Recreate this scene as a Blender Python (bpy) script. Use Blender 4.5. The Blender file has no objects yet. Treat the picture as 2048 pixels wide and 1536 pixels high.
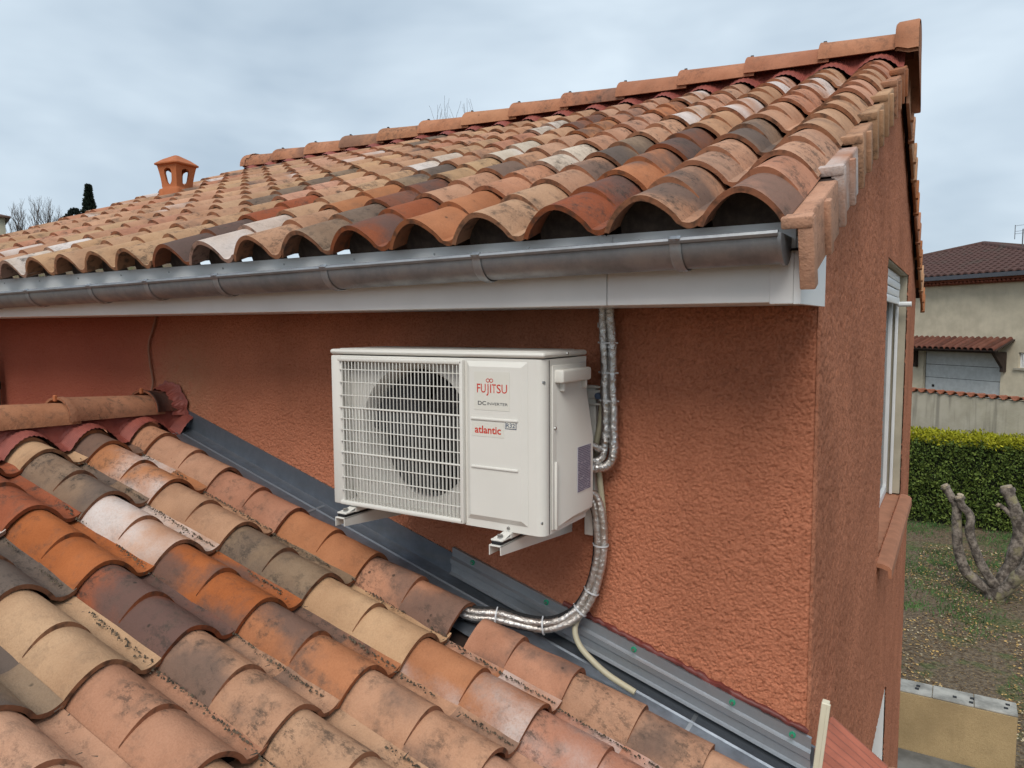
import bpy, bmesh, math, random
import numpy as np
from mathutils import Vector, Matrix, noise as mnoise
R = math.radians
rng = random.Random(7)
sc = bpy.context.scene
COL = sc.collection

# ------------------------------------------------------------------ camera
cam = bpy.data.cameras.new('camera'); cam_o = bpy.data.objects.new('camera', cam); COL.objects.link(cam_o)
cam.sensor_width = 36.0; cam.lens = 25.80; cam.clip_start = 0.05; cam.clip_end = 3000
YAW, PITCH, ROLL = R(31.37), R(4.65), R(0.30)
fwd = Vector((-math.sin(YAW)*math.cos(PITCH), math.cos(YAW)*math.cos(PITCH), -math.sin(PITCH)))
rgt = Vector((math.cos(YAW), math.sin(YAW), 0)); dwn = fwd.cross(rgt)
r2 = rgt*math.cos(ROLL) + dwn*math.sin(ROLL); d2 = -rgt*math.sin(ROLL) + dwn*math.cos(ROLL)
M = Matrix((r2, -d2, -fwd)).transposed().to_4x4(); M.translation = Vector((0.335, -2.2, 0.0))
cam_o.matrix_world = M
sc.camera = cam_o

# ------------------------------------------------------------------ sky, sun, exposure
SUN_EL, SUN_AZ = R(48), R(166)          # azimuth clockwise from +Y
world = bpy.data.worlds.new('World'); sc.world = world; world.use_nodes = True
wn = world.node_tree.nodes; wl = world.node_tree.links; wn.clear()
w_out = wn.new('ShaderNodeOutputWorld'); w_bg = wn.new('ShaderNodeBackground'); w_bg.inputs['Strength'].default_value = 0.1
sky = wn.new('ShaderNodeTexSky'); sky.sky_type = 'NISHITA'; sky.sun_disc = False
sky.sun_elevation = SUN_EL; sky.sun_rotation = SUN_AZ; sky.air_density = 1.0; sky.dust_density = 3.0
tc = wn.new('ShaderNodeTexCoord'); mp = wn.new('ShaderNodeMapping'); mp.inputs['Scale'].default_value = (1.0, 1.0, 2.6)
mp.inputs['Rotation'].default_value = (0.15, 0.1, 0.5)
cn = wn.new('ShaderNodeTexNoise'); cn.inputs['Scale'].default_value = 2.9; cn.inputs['Detail'].default_value = 4; cn.inputs['Roughness'].default_value = 0.5
cn.inputs['Distortion'].default_value = 0.2
cr = wn.new('ShaderNodeValToRGB')
cr.color_ramp.elements[0].position = 0.27; cr.color_ramp.elements[0].color = (2.85, 3.55, 4.28, 1)
cr.color_ramp.elements[1].position = 0.66; cr.color_ramp.elements[1].color = (4.85, 5.60, 6.22, 1)
mx = wn.new('ShaderNodeMix'); mx.data_type = 'RGBA'; mx.inputs['Factor'].default_value = 0.93
wl.new(tc.outputs['Generated'], mp.inputs['Vector']); wl.new(mp.outputs['Vector'], cn.inputs['Vector'])
wl.new(cn.outputs['Fac'], cr.inputs['Fac'])
wl.new(sky.outputs['Color'], mx.inputs['A']); wl.new(cr.outputs['Color'], mx.inputs['B'])
wl.new(mx.outputs['Result'], w_bg.inputs['Color']); wl.new(w_bg.outputs['Background'], w_out.inputs['Surface'])
sun_d = bpy.data.lights.new('sun', 'SUN'); sun_d.energy = 1.5; sun_d.angle = R(32); sun_d.color = (1.0, 0.95, 0.88)
sun_o = bpy.data.objects.new('sun', sun_d); COL.objects.link(sun_o)
sdir = Vector((math.sin(SUN_AZ)*math.cos(SUN_EL), math.cos(SUN_AZ)*math.cos(SUN_EL), math.sin(SUN_EL)))
sun_o.rotation_euler = (-sdir).to_track_quat('-Z', 'Y').to_euler(); sun_o.location = (3, -8, 12)
sc.cycles.max_bounces = 5; sc.cycles.diffuse_bounces = 2; sc.cycles.glossy_bounces = 2; sc.cycles.adaptive_threshold = 0.025
sc.view_settings.view_transform = 'Standard'; sc.view_settings.look = 'None'
sc.view_settings.exposure = 0.66; sc.view_settings.gamma = 1.0; sc.view_settings.use_curve_mapping = False

# ------------------------------------------------------------------ helpers
WM = {}
def tag(o, label=None, cat=None, group=None, kind=None):
    if label: o['label'] = label
    if cat: o['category'] = cat
    if group: o['group'] = group
    if kind: o['kind'] = kind
    return o
def setp(o, parent):
    if parent is not None:
        o.parent = parent
        o.matrix_parent_inverse = WM.get(parent.name, Matrix.Identity(4)).inverted()
def empty(name, loc, label, cat, group=None):
    o = bpy.data.objects.new(name, None); COL.objects.link(o); o.location = loc; o.empty_display_size = 0.2
    WM[o.name] = Matrix.Translation(Vector(loc)); return tag(o, label, cat, group)
def place(mesh, name, parent=None, mat4=None):
    o = bpy.data.objects.new(name, mesh); COL.objects.link(o); setp(o, parent)
    if mat4 is not None: o.matrix_basis = mat4
    return o

class MB:
    def __init__(s): s.v = []; s.f = []; s.m = []
    def add(s, vs, fs, mi=0):
        b = len(s.v); s.v += [tuple(p) for p in vs]
        for f in fs: s.f.append(tuple(b+i for i in f)); s.m.append(mi)
        return s
    def box(s, a, b, mi=0, M=None):
        x0, y0, z0 = a; x1, y1, z1 = b
        vs = [Vector(p) for p in ((x0,y0,z0),(x1,y0,z0),(x1,y1,z0),(x0,y1,z0),(x0,y0,z1),(x1,y0,z1),(x1,y1,z1),(x0,y1,z1))]
        if M is not None: vs = [M @ p for p in vs]
        return s.add(vs, [(0,3,2,1),(4,5,6,7),(0,1,5,4),(1,2,6,5),(2,3,7,6),(3,0,4,7)], mi)
    def rbox(s, a, b, r=0.004, seg=2, mi=0, M=None):
        bm = bmesh.new(); bmesh.ops.create_cube(bm, size=1)
        for v in bm.verts: v.co = Vector([(a[i]+b[i])/2 + v.co[i]*(b[i]-a[i]) for i in range(3)])
        bmesh.ops.bevel(bm, geom=bm.edges[:], offset=r, segments=seg, profile=0.5, affect='EDGES')
        bm.verts.index_update()
        vs = [(M @ v.co if M is not None else v.co.copy()) for v in bm.verts]; fs = [[v.index for v in f.verts] for f in bm.faces]
        bm.free(); return s.add(vs, fs, mi)
    def bm(s, bm, mi=0):
        bm.verts.index_update(); return s.add([v.co.copy() for v in bm.verts], [[v.index for v in f.verts] for f in bm.faces], mi)
    def tube(s, pts, rad, seg=8, mi=0, cap=True, squash=None):
        pts = [Vector(p) for p in pts]; n = len(pts); rad = rad if hasattr(rad, '__len__') else [rad]*n
        up = None; rings = []
        for i, p in enumerate(pts):
            t = (pts[min(i+1, n-1)] - pts[max(i-1, 0)]).normalized()
            if up is None:
                a = Vector((0, 0, 1)) if abs(t.z) < 0.9 else Vector((1, 0, 0)); up = (a - t*a.dot(t)).normalized()
            else: up = (up - t*up.dot(t)).normalized()
            bi = t.cross(up)
            rings.append([p + (up*math.cos(2*math.pi*k/seg) + bi*math.sin(2*math.pi*k/seg))*rad[i] for k in range(seg)])
        vs = [q for rg in rings for q in rg]
        fs = [(i*seg+k, i*seg+(k+1) % seg, (i+1)*seg+(k+1) % seg, (i+1)*seg+k) for i in range(n-1) for k in range(seg)]
        if cap: fs += [tuple(range(seg))[::-1], tuple((n-1)*seg+k for k in range(seg))]
        return s.add(vs, fs, mi)
    def prism(s, poly, axis, a, b, mi=0):
        # poly: list of 2D points in the other two axes (ordered), extruded along axis from a to b
        def P(p, t):
            q = [0, 0, 0]; q[axis] = t; o = [i for i in range(3) if i != axis]; q[o[0]] = p[0]; q[o[1]] = p[1]; return q
        n = len(poly); vs = [P(p, a) for p in poly] + [P(p, b) for p in poly]
        fs = [tuple(range(n))[::-1], tuple(range(n, 2*n))] + [(i, (i+1) % n, n+(i+1) % n, n+i) for i in range(n)]
        return s.add(vs, fs, mi)
    def mesh(s, name, mats, smooth=35, fixn=True):
        me = bpy.data.meshes.new(name); me.from_pydata(s.v, [], s.f)
        for m in (mats if isinstance(mats, (list, tuple)) else [mats]): me.materials.append(m)
        me.polygons.foreach_set('material_index', s.m)
        if fixn:
            bm = bmesh.new(); bm.from_mesh(me); bmesh.ops.recalc_face_normals(bm, faces=bm.faces[:]); bm.to_mesh(me); bm.free()
        if smooth:
            me.polygons.foreach_set('use_smooth', [True]*len(me.polygons)); me.set_sharp_from_angle(angle=R(smooth))
        me.update(); return me
    def build(s, name, mats, parent=None, smooth=35, fixn=True, label=None):
        o = place(s.mesh(name, mats, smooth, fixn), name, parent)
        if label: o['label'] = label
        return o

def spline(pts, n=8):
    P = [Vector(p) for p in pts]; P = [P[0]*2-P[1]] + P + [P[-1]*2-P[-2]]; out = []
    for i in range(1, len(P)-2):
        for k in range(n):
            t = k/n; a, b, c, d = P[i-1:i+3]
            out.append(0.5*((2*b) + (c-a)*t + (2*a-5*b+4*c-d)*t*t + (3*b-a-3*c+d)*t**3))
    out.append(P[-2]); return out

# ------------------------------------------------------------------ materials
class NT:
    def __init__(s, name):
        s.mat = bpy.data.materials.new(name); s.mat.use_nodes = True; s.t = s.mat.node_tree
        s.b = s.t.nodes['Principled BSDF']
    def n(s, typ, **kw):
        nd = s.t.nodes.new(typ)
        for k, v in kw.items():
            if k in nd.inputs.keys(): s.put(nd.inputs[k], v)
            else: setattr(nd, k, v)
        return nd
    def put(s, inp, v):
        if isinstance(v, bpy.types.NodeSocket): s.t.links.new(v, inp)
        else: inp.default_value = v
    def coord(s, kind='Object', scale=(1, 1, 1), rnd=False):
        c = s.n('ShaderNodeTexCoord').outputs[kind]
        m = s.n('ShaderNodeMapping'); s.put(m.inputs['Vector'], c); m.inputs['Scale'].default_value = scale
        if rnd:
            oi = s.n('ShaderNodeObjectInfo')
            mu = s.n('ShaderNodeVectorMath', operation='SCALE'); mu.inputs[0].default_value = (37, 19, 53); s.put(mu.inputs['Scale'], oi.outputs['Random'])
            s.put(m.inputs['Location'], mu.outputs[0])
        return m.outputs['Vector']
    def noise(s, vec, scale, detail=4, rough=0.55, dist=0.0):
        nd = s.n('ShaderNodeTexNoise'); s.put(nd.inputs['Vector'], vec); nd.inputs['Scale'].default_value = scale
        nd.inputs['Detail'].default_value = detail; nd.inputs['Roughness'].default_value = rough; nd.inputs['Distortion'].default_value = dist
        return nd.outputs['Fac']
    def ramp(s, fac, a, b, lo=0.0, hi=1.0):
        nd = s.n('ShaderNodeMapRange', interpolation_type='SMOOTHSTEP'); s.put(nd.inputs['Value'], fac)
        nd.inputs['From Min'].default_value = a; nd.inputs['From Max'].default_value = b
        nd.inputs['To Min'].default_value = lo; nd.inputs['To Max'].default_value = hi; return nd.outputs['Result']
    def mix(s, fac, a, b, blend='MIX'):
        nd = s.n('ShaderNodeMix', data_type='RGBA', blend_type=blend); s.put(nd.inputs['Factor'], fac)
        for k, v in (('A', a), ('B', b)):
            s.put(nd.inputs[k], (*v, 1) if isinstance(v, (tuple, list)) and len(v) == 3 else v)
        return nd.outputs['Result']
    def math(s, op, a, b=0.0):
        nd = s.n('ShaderNodeMath', operation=op); s.put(nd.inputs[0], a); s.put(nd.inputs[1], b); nd.use_clamp = False; return nd.outputs[0]
    def bump(s, h, strength=0.5, dist=0.01):
        nd = s.n('ShaderNodeBump'); s.put(nd.inputs['Height'], h); nd.inputs['Strength'].default_value = strength; nd.inputs['Distance'].default_value = dist
        s.put(s.b.inputs['Normal'], nd.outputs['Normal'])
    def set(s, **kw):
        for k, v in kw.items():
            k = {'color': 'Base Color', 'rough': 'Roughness', 'metal': 'Metallic', 'spec': 'Specular IOR Level'}.get(k, k)
            if isinstance(v, (tuple, list)) and len(v) == 3: v = (*v, 1)
            s.put(s.b.inputs[k], v)
        return s.mat

def simple(name, col, rough=0.6, var=0.08, scale=8, bump=0.0, bscale=60, metal=0.0, bdist=0.004, spec=0.4):
    t = NT(name); c = t.coord()
    f = t.noise(c, scale, 5)
    k = t.ramp(f, 0.3, 0.7, 1-var, 1+var)
    cm = t.n('ShaderNodeVectorMath', operation='SCALE'); cm.inputs[0].default_value = col; t.put(cm.inputs['Scale'], k)
    if bump: t.bump(t.noise(c, bscale, 5), bump, bdist)
    return t.set(color=cm.outputs[0], rough=rough, metal=metal, spec=spec)

def tile_material():
    t = NT('clay_tile'); oi = t.n('ShaderNodeObjectInfo'); base = oi.outputs['Color']; al = oi.outputs['Alpha']
    v = t.coord(rnd=True)
    sy = t.n('ShaderNodeSeparateXYZ'); t.put(sy.inputs[0], t.n('ShaderNodeTexCoord').outputs['Object'])
    hf = t.math('GREATER_THAN', sy.outputs['Y'], 0.2085)          # the two halves of a tile are flamed differently
    ho = t.n('ShaderNodeCombineXYZ'); t.put(ho.inputs[0], t.math('MULTIPLY', hf, 7.3)); va = t.n('ShaderNodeVectorMath', operation='ADD'); t.put(va.inputs[0], v); t.put(va.inputs[1], ho.outputs[0])
    vlm = t.n('ShaderNodeVectorMath', operation='MULTIPLY'); t.put(vlm.inputs[0], va.outputs[0]); vlm.inputs[1].default_value = (1.0, 0.6, 1.0); vl = vlm.outputs[0]
    big = t.noise(v, 5, 3)
    c = t.mix(t.ramp(big, 0.3, 0.7), base, t.mix(1.0, base, (0.80, 0.76, 0.74), 'MULTIPLY'))
    fine = t.noise(v, 190, 2, 0.6)
    c = t.mix(t.ramp(fine, 0.35, 0.7, 0.0, 0.22), c, t.mix(1.0, c, (0.62, 0.55, 0.5), 'MULTIPLY'))
    # kiln-dark flame marks on some tiles, lime bloom on others
    dk = t.math('MAXIMUM', t.math('SUBTRACT', 1.0, t.math('MULTIPLY', al, 2.0)), 0.0)
    wh = t.math('MAXIMUM', t.math('SUBTRACT', t.math('MULTIPLY', al, 2.0), 1.0), 0.0)
    fl = t.math('ADD', t.math('MULTIPLY', t.noise(vl, 4.2, 2, 0.45), 0.86), t.math('MULTIPLY', t.noise(v, 26, 4, 0.7), 0.14))
    dmask = t.math('MULTIPLY', t.ramp(t.math('ADD', fl, t.math('MULTIPLY', dk, 0.22)), 0.52, 0.68), t.ramp(dk, 0.0, 0.35))
    c = t.mix(t.math('MULTIPLY', dmask, 0.76), c, (0.095, 0.076, 0.070))
    wmask = t.math('MULTIPLY', t.ramp(t.math('ADD', fl, t.math('MULTIPLY', wh, 0.16)), 0.50, 0.78), t.ramp(wh, 0.0, 0.35))
    wmask = t.math('MULTIPLY', wmask, t.ramp(t.noise(v, 170, 2), 0.15, 0.60, 0.60, 1.0))
    c = t.mix(t.math('MULTIPLY', wmask, 0.9), c, (0.62, 0.56, 0.53))
    # old black lichen freckles and smears
    w2 = t.n('ShaderNodeObjectInfo').outputs['Random']
    soot = t.ramp(t.noise(v, 13, 5, 0.72), 0.48, 0.74, 0.0, 0.55)
    c = t.mix(t.math('MULTIPLY', soot, t.ramp(w2, 0.0, 0.8, 0.35, 1.0)), c, (0.10, 0.075, 0.058))
    patch = t.ramp(t.noise(v, 6.5, 3), 0.38, 0.62)
    vs_ = t.n('ShaderNodeVectorMath', operation='MULTIPLY'); t.put(vs_.inputs[0], v); vs_.inputs[1].default_value = (1.0, 0.62, 1.0)
    lich = t.math('MULTIPLY', t.ramp(t.noise(vs_.outputs[0], 36, 5, 0.82, 0.15), 0.485, 0.62), patch)
    c = t.mix(t.math('MULTIPLY', lich, t.ramp(w2, 0.05, 0.8, 0.15, 0.68)), c, (0.045, 0.038, 0.033))
    spots = t.n('ShaderNodeTexVoronoi'); t.put(spots.inputs['Vector'], v); spots.inputs['Scale'].default_value = 26
    sp = t.math('MULTIPLY', t.ramp(spots.outputs['Distance'], 0.20, 0.11), t.ramp(t.noise(v, 11, 2), 0.60, 0.68))
    c = t.mix(t.math('MULTIPLY', sp, 0.75), c, (0.03, 0.027, 0.022))
    t.bump(t.math('ADD', t.math('MULTIPLY', fine, 0.6), t.noise(v, 45, 4, 0.7)), 0.55, 0.005)
    return t.set(color=c, rough=0.92, spec=0.12)
M_TILE = tile_material()
def edge_material():
    t = NT('clay_edge'); v = t.coord(rnd=True); oi = t.n('ShaderNodeObjectInfo')
    c = t.mix(0.35, (0.21, 0.062, 0.022), oi.outputs['Color'])
    c = t.mix(t.ramp(t.noise(v, 30, 5), 0.45, 0.7, 0, 0.75), c, (0.055, 0.038, 0.028))
    t.bump(t.noise(v, 120, 4), 0.4, 0.003)
    return t.set(color=c, rough=0.9, spec=0.2)
M_EDGE = edge_material()

def stucco(name, base, dark, red=None, bscale=130):
    t = NT(name); v = t.coord()
    n1 = t.noise(v, 2.2, 4); n2 = t.noise(v, 120, 4, 0.7)
    c = t.mix(t.ramp(n1, 0.3, 0.7), base, tuple(x*0.76 for x in base))
    c = t.mix(t.ramp(n2, 0.45, 0.64, 0, 0.6), c, dark)
    vst = t.coord(scale=(9, 9, 0.9)); c = t.mix(t.math('MULTIPLY', t.ramp(t.noise(vst, 1.5, 3, 0.6), 0.52, 0.74), 0.20), c, tuple(x*0.62 for x in base))
    if red:   # redder coat of paint on the left end, partly shading put into the colour; pale patch by the ridge end
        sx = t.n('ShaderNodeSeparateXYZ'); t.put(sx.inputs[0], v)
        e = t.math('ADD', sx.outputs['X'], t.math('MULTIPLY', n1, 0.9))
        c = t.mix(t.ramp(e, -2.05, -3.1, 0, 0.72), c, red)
        pt = t.n('ShaderNodeVectorMath', operation='DISTANCE'); t.put(pt.inputs[0], v); pt.inputs[1].default_value = (-2.85, 0, -0.27)
        pm = t.math('MULTIPLY', t.ramp(t.math('ADD', pt.outputs['Value'], t.math('MULTIPLY', n1, 0.3)), 0.50, 0.16), t.ramp(t.noise(v, 30, 4), 0.3, 0.55, 0.3, 1))
        c = t.mix(t.math('MULTIPLY', pm, 0.62), c, (0.42, 0.21, 0.12))
    t.bump(t.noise(v, bscale, 4, 0.7), 0.8, 0.006)
    return t.set(color=c, rough=0.93, spec=0.12)
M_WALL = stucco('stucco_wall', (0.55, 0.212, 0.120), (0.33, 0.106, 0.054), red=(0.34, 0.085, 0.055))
M_GABLE = stucco('stucco_gable', (0.55, 0.222, 0.126), (0.22, 0.074, 0.042), bscale=150)
M_WHITE = simple('white_pvc', (0.80, 0.80, 0.79), 0.35, 0.05, 3, 0.03, 20)
M_RED = None
def zinc(name, col, rough, streak=0.35, metal=0.75):
    t = NT(name); v = t.coord(); vs = t.coord(scale=(0.35, 3, 3))
    n = t.noise(v, 9, 5, 0.65); s_ = t.noise(vs, 5, 4, 0.6)
    c = t.mix(t.ramp(n, 0.3, 0.72, 0, streak), col, tuple(x*0.45 for x in col))
    c = t.mix(t.ramp(s_, 0.55, 0.75, 0, 0.3), c, (0.30, 0.28, 0.25))
    t.bump(t.noise(v, 25, 3), 0.12, 0.003)
    return t.set(color=c, rough=t.ramp(n, 0.2, 0.8, rough-0.1, rough+0.15), metal=metal)
M_ZINC = zinc('zinc_gutter', (0.33, 0.34, 0.355), 0.48, 0.6)
M_ZINCD = zinc('aged_zinc_flashing', (0.23, 0.26, 0.30), 0.40, 0.6)
M_GALV = zinc('galvanised_steel', (0.40, 0.43, 0.46), 0.40, 0.45)
def pleated():
    t = NT('red_pleated_foil'); w = t.n('ShaderNodeTexWave', wave_type='BANDS', bands_direction='X'); t.put(w.inputs['Vector'], t.coord())
    w.inputs['Scale'].default_value = 40; w.inputs['Distortion'].default_value = 0.4
    t.bump(w.outputs['Fac'], 0.5, 0.004); v = t.coord()
    c = t.mix(t.ramp(t.noise(v, 14, 4), 0.35, 0.7), (0.29, 0.072, 0.05), (0.20, 0.045, 0.034))
    return t.set(color=c, rough=0.6)
M_RED = pleated()
M_AC = simple('cream_white_paint', (0.68, 0.655, 0.60), 0.38, 0.025, 4, 0.02, 90)
M_ACD = simple('white_grille_plastic', (0.68, 0.655, 0.60), 0.42, 0.03, 6)
M_BLACK = simple('black_plastic', (0.012, 0.012, 0.013), 0.5)
M_DARKIN = simple('dark_interior', (0.014, 0.014, 0.016), 0.6)
M_FIN = simple('aluminium_fins', (0.28, 0.29, 0.29), 0.45, 0.1, 40, metal=0.5)
M_SCREW = simple('steel_screw', (0.42, 0.42, 0.41), 0.35, metal=0.9)
M_STICK = simple('sticker', (0.66, 0.635, 0.565), 0.42, 0.015)
M_PRINTR = simple('red_print', (0.55, 0.045, 0.025), 0.5, 0.03)
M_PRINTD = simple('dark_print', (0.045, 0.05, 0.06), 0.5, 0.03)
M_PRINTB = simple('blue_print', (0.07, 0.10, 0.16), 0.5, 0.03)
def foil(name='foil_insulation', ca=(0.62, 0.62, 0.62), cb=(0.50, 0.46, 0.42), metal=0.92, rough=0.22):
    t = NT(name); v = t.coord(rnd=True)
    n = t.noise(v, 55, 4, 0.6, 0.8); n2 = t.noise(v, 8, 3)
    c = t.mix(t.ramp(n2, 0.35, 0.7), ca, cb)
    t.bump(n, 0.65, 0.010)
    return t.set(color=c, rough=rough, metal=metal)
M_FOIL = foil(); M_WRAP = foil('beige_foil_wrap', (0.52, 0.47, 0.42), (0.64, 0.61, 0.58), 0.78, 0.30)
M_HOSE = simple('beige_hose_plastic', (0.44, 0.40, 0.28), 0.5, 0.06, 10)
M_TIE = simple('clear_nylon', (0.62, 0.63, 0.64), 0.3)
M_GREEN = simple('green_rubber_washer', (0.02, 0.26, 0.14), 0.5)
M_TERRA = simple('terracotta_cowl', (0.40, 0.125, 0.045), 0.8, 0.1, 9, 0.1, 120)
M_CREAM = simple('cream_pvc', (0.66, 0.62, 0.47), 0.45, 0.05)
M_REVEAL = simple('reveal_render', (0.42, 0.37, 0.28), 0.9, 0.12, 5, 0.3, 150)
M_GLASS = NT('window_glass').set(color=(0.012, 0.012, 0.015), rough=0.22, spec=0.25)
M_UNDER = simple('dark_underlay', (0.035, 0.02, 0.015), 0.95)
M_LEAFDEBRIS = simple('dry_debris', (0.07, 0.055, 0.04), 0.9, 0.4, 60)

# ------------------------------------------------------------------ shared tile geometry
def tile_mesh(name, pitch, seed, L=0.47, half=0.21, channel=True, wl=0.102, Hf=0.088, amp=0.0012):
    """One wave tile: arch on the left, flat channel on the right, false joint half way. local x across, y up-slope, z normal."""
    rn = random.Random(seed); off = Vector((seed*3.7, seed*1.3, 0.5))
    TH = 0.0145
    us = []; NA = 15
    for k in range(NA+1): us.append(('a', -1+2*k/NA))
    if channel:
        for k in range(1, 6): us.append(('c', k/5))
    if L > half: ss = [(0, 0), (0.03, 0), (0.075, 0), (0.14, 0), (half-0.002, 0), (half, 1), (half+0.05, 1), (half+0.12, 1), (L, 1)]
    def H(y, part):
        t = (y if part == 0 else y-half)/half
        return Hf - (0.0165 if part == 0 else 0.0165)*min(t, 1.3) - (0.001 if part else 0)
    def prof(u, y, part):
        kind, q = u; h = H(y, part); w = wl - 0.010*y/L
        ch = 0.016 - 0.030*y/L
        if kind == 'a':
            x = q*w; a = max(math.cos(math.pi/2*q), 0.0)**0.82
            foot = (0.004 - 0.012*y/L) if q < 0 or not channel else ch
            z = foot + (h-foot)*a
        else:
            x = w + q*(pitch-2*wl+0.014 + (wl-w)); z = ch - 0.006*math.sin(math.pi*q) + 0.010*q*q
        return x, z
    nu = len(us); top = []; bot = []
    for (y, part) in ss:
        for u in us:
            x, z = prof(u, y, part)
            p = Vector((x, y, z)); d = mnoise.noise_vector(p*9+off)
            x += d.x*amp*1.5; z += d.z*amp*1.6
            yy = y + (mnoise.noise(Vector((x*14, 0.3, seed)))*0.0035 if y == 0 else 0)
            top.append((x, yy, z))
            q = u[1]; k = TH
            if u[0] == 'a':
                nx = math.sin(math.pi/2*q); nz = math.cos(math.pi/2*q)
                bot.append((x - nx*k*0.9, yy, z - max(nz, 0.25)*k))
            else: bot.append((x, yy, z - k))
    mb = MB(); n = len(ss)
    mb.add(top, [(i*nu+j, i*nu+j+1, (i+1)*nu+j+1, (i+1)*nu+j) for i in range(n-1) for j in range(nu-1)], 0)
    mb.add(bot, [(i*nu+j, (i+1)*nu+j, (i+1)*nu+j+1, i*nu+j+1) for i in range(n-1) for j in range(nu-1)], 1)
    N = n*nu
    ed = [(j+1, j, N+j, N+j+1) for j in range(nu-1)]                       # front rim
    bk = [((n-1)*nu+j, (n-1)*nu+j+1, N+(n-1)*nu+j+1, N+(n-1)*nu+j) for j in range(nu-1)]
    lf = [((i+1)*nu, N+(i+1)*nu, N+i*nu, i*nu) for i in range(n-1)]; rt = [(i*nu+nu-1, N+i*nu+nu-1, N+(i+1)*nu+nu-1, (i+1)*nu+nu-1) for i in range(n-1)]
    for f in ed+bk+lf+rt: mb.f.append(f); mb.m.append(1)
    for q in range(4*(nu-1)+1, 4*(nu-1)+NA-1): mb.m[q] = 1     # step face of the false joint shows raw clay
    me = mb.mesh(name, [M_TILE, M_EDGE], 32, fixn=False)
    return me
def frame(u, up, nrm, loc): 
    m = Matrix((u, up, nrm)).transposed().to_4x4(); m.translation = loc; return m
STRAW=(0.50,0.305,0.182); TAN=(0.47,0.265,0.162); SALM=(0.47,0.230,0.142); PEACH=(0.51,0.285,0.185); ORNG=(0.42,0.135,0.045); BRICK=(0.33,0.10,0.048)
BROWN=(0.24,0.10,0.06); GREY=(0.27,0.185,0.125); DARK=(0.12,0.085,0.07); PALE=(0.55,0.45,0.37); ORS=(0.44,0.19,0.09)
def jit(c, k=0.08): 
    f = 1+rng.uniform(-k, k); return tuple(max(0.01, x*f*(1+rng.uniform(-0.03, 0.03))) for x in c)
def put_tile(mesh, parent, mat4, col, al, j=0.006, ja=0.85):
    J = Matrix.Translation((rng.uniform(-j, j)*0.7, rng.uniform(-j, j), rng.uniform(0, 0.0015))) @ Matrix.Rotation(R(rng.uniform(-ja, ja)), 4, 'Z') @ Matrix.Rotation(R(rng.uniform(-ja, ja)*0.5), 4, 'Y')
    o = place(mesh, 'tile', parent, mat4 @ J); o.color = (*jit(col), al); return o

# ------------------------------------------------------------------ ground and terrain
def ground_mat():
    t = NT('garden_ground'); v = t.coord()
    a = t.noise(v, 0.9, 5, 0.6); b = t.noise(v, 14, 5, 0.65); g = t.noise(v, 1.7, 4, 0.6)
    c = t.mix(t.ramp(b, 0.35, 0.65), (0.075, 0.052, 0.034), (0.17, 0.135, 0.098))
    c = t.mix(t.math('MULTIPLY', t.ramp(g, 0.52, 0.64), 0.55), c, t.mix(t.ramp(b, 0.3, 0.7), (0.035, 0.075, 0.02), (0.075, 0.125, 0.035)))
    c = t.mix(t.math('MULTIPLY', t.ramp(t.noise(v, 30, 3, 0.7), 0.56, 0.64), 0.7), c, (0.36, 0.24, 0.10))
    t.bump(b, 0.8, 0.05); return t.set(color=c, rough=0.95, spec=0.1)
M_GROUND = ground_mat()
def terrain(x, y):
    h = -5.0
    if y > 19.0: h += 1.9*min(1, (y-19.0)/2.0)**1.5 if y < 21 else 1.9
    d = math.hypot(x+30, (y-20)) if x < -30 else 0
    if x < -25: h += 8.5*min(1, (-25-x)/28)**1.6
    return h
mb = MB(); xs = [-900,-400,-200,-120,-90,-75,-65,-58,-52,-46,-40,-34,-29,-25,-18,-12,-8,-4,-2,0,2,4,8,12,20,40,90,200,450,900]
ys = [-900,-300,-100,-40,-15,-6,0,4,8,12,15,17,18.5,19.2,19.8,20.4,21,22,24,28,34,45,70,110,200,450,900]
mb.add([(x, y, terrain(x, y)) for y in ys for x in xs], [(j*len(xs)+i, j*len(xs)+i+1, (j+1)*len(xs)+i+1, (j+1)*len(xs)+i) for j in range(len(ys)-1) for i in range(len(xs)-1)])
tag(mb.build('ground', M_GROUND, None, 60, fixn=False), kind='structure')

# ------------------------------------------------------------------ the house: walls
house = empty('house', (-2.6, 2.4, -5), 'terracotta rendered house with a canal tiled roof filling the picture', 'house')
def vnoise(X, Y, cell, seed):
    r = np.random.RandomState(seed); nx = int(X.max()/cell)+3; ny = int(Y.max()/cell)+3
    g = r.rand(nx, ny); fx = X/cell; fy = Y/cell; ix = fx.astype(int); iy = fy.astype(int); fx = fx-ix; fy = fy-iy
    fx = fx*fx*(3-2*fx); fy = fy*fy*(3-2*fy)
    return (g[ix, iy]*(1-fx)+g[ix+1, iy]*fx)*(1-fy) + (g[ix, iy+1]*(1-fx)+g[ix+1, iy+1]*fx)*fy
def crepi(X, Y, seed, cell=0.013):
    w = (vnoise(X, Y, 0.03, seed+9)-.5)*0.007; X = np.clip(X+w, 0, None); Y = np.clip(Y+(vnoise(X, Y, 0.03, seed+8)-.5)*0.007, 0, None)
    a = vnoise(X, Y, cell, seed); b = vnoise(X, Y, cell*0.5, seed+1); c = vnoise(X, Y, cell*2.2, seed+2)
    h = 0.34*a + 0.32*b + 0.14*c + 0.34*np.random.RandomState(seed+5).rand(*X.shape)
    return np.clip((h-0.34)/0.26, 0, 1)**0.8
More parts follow.
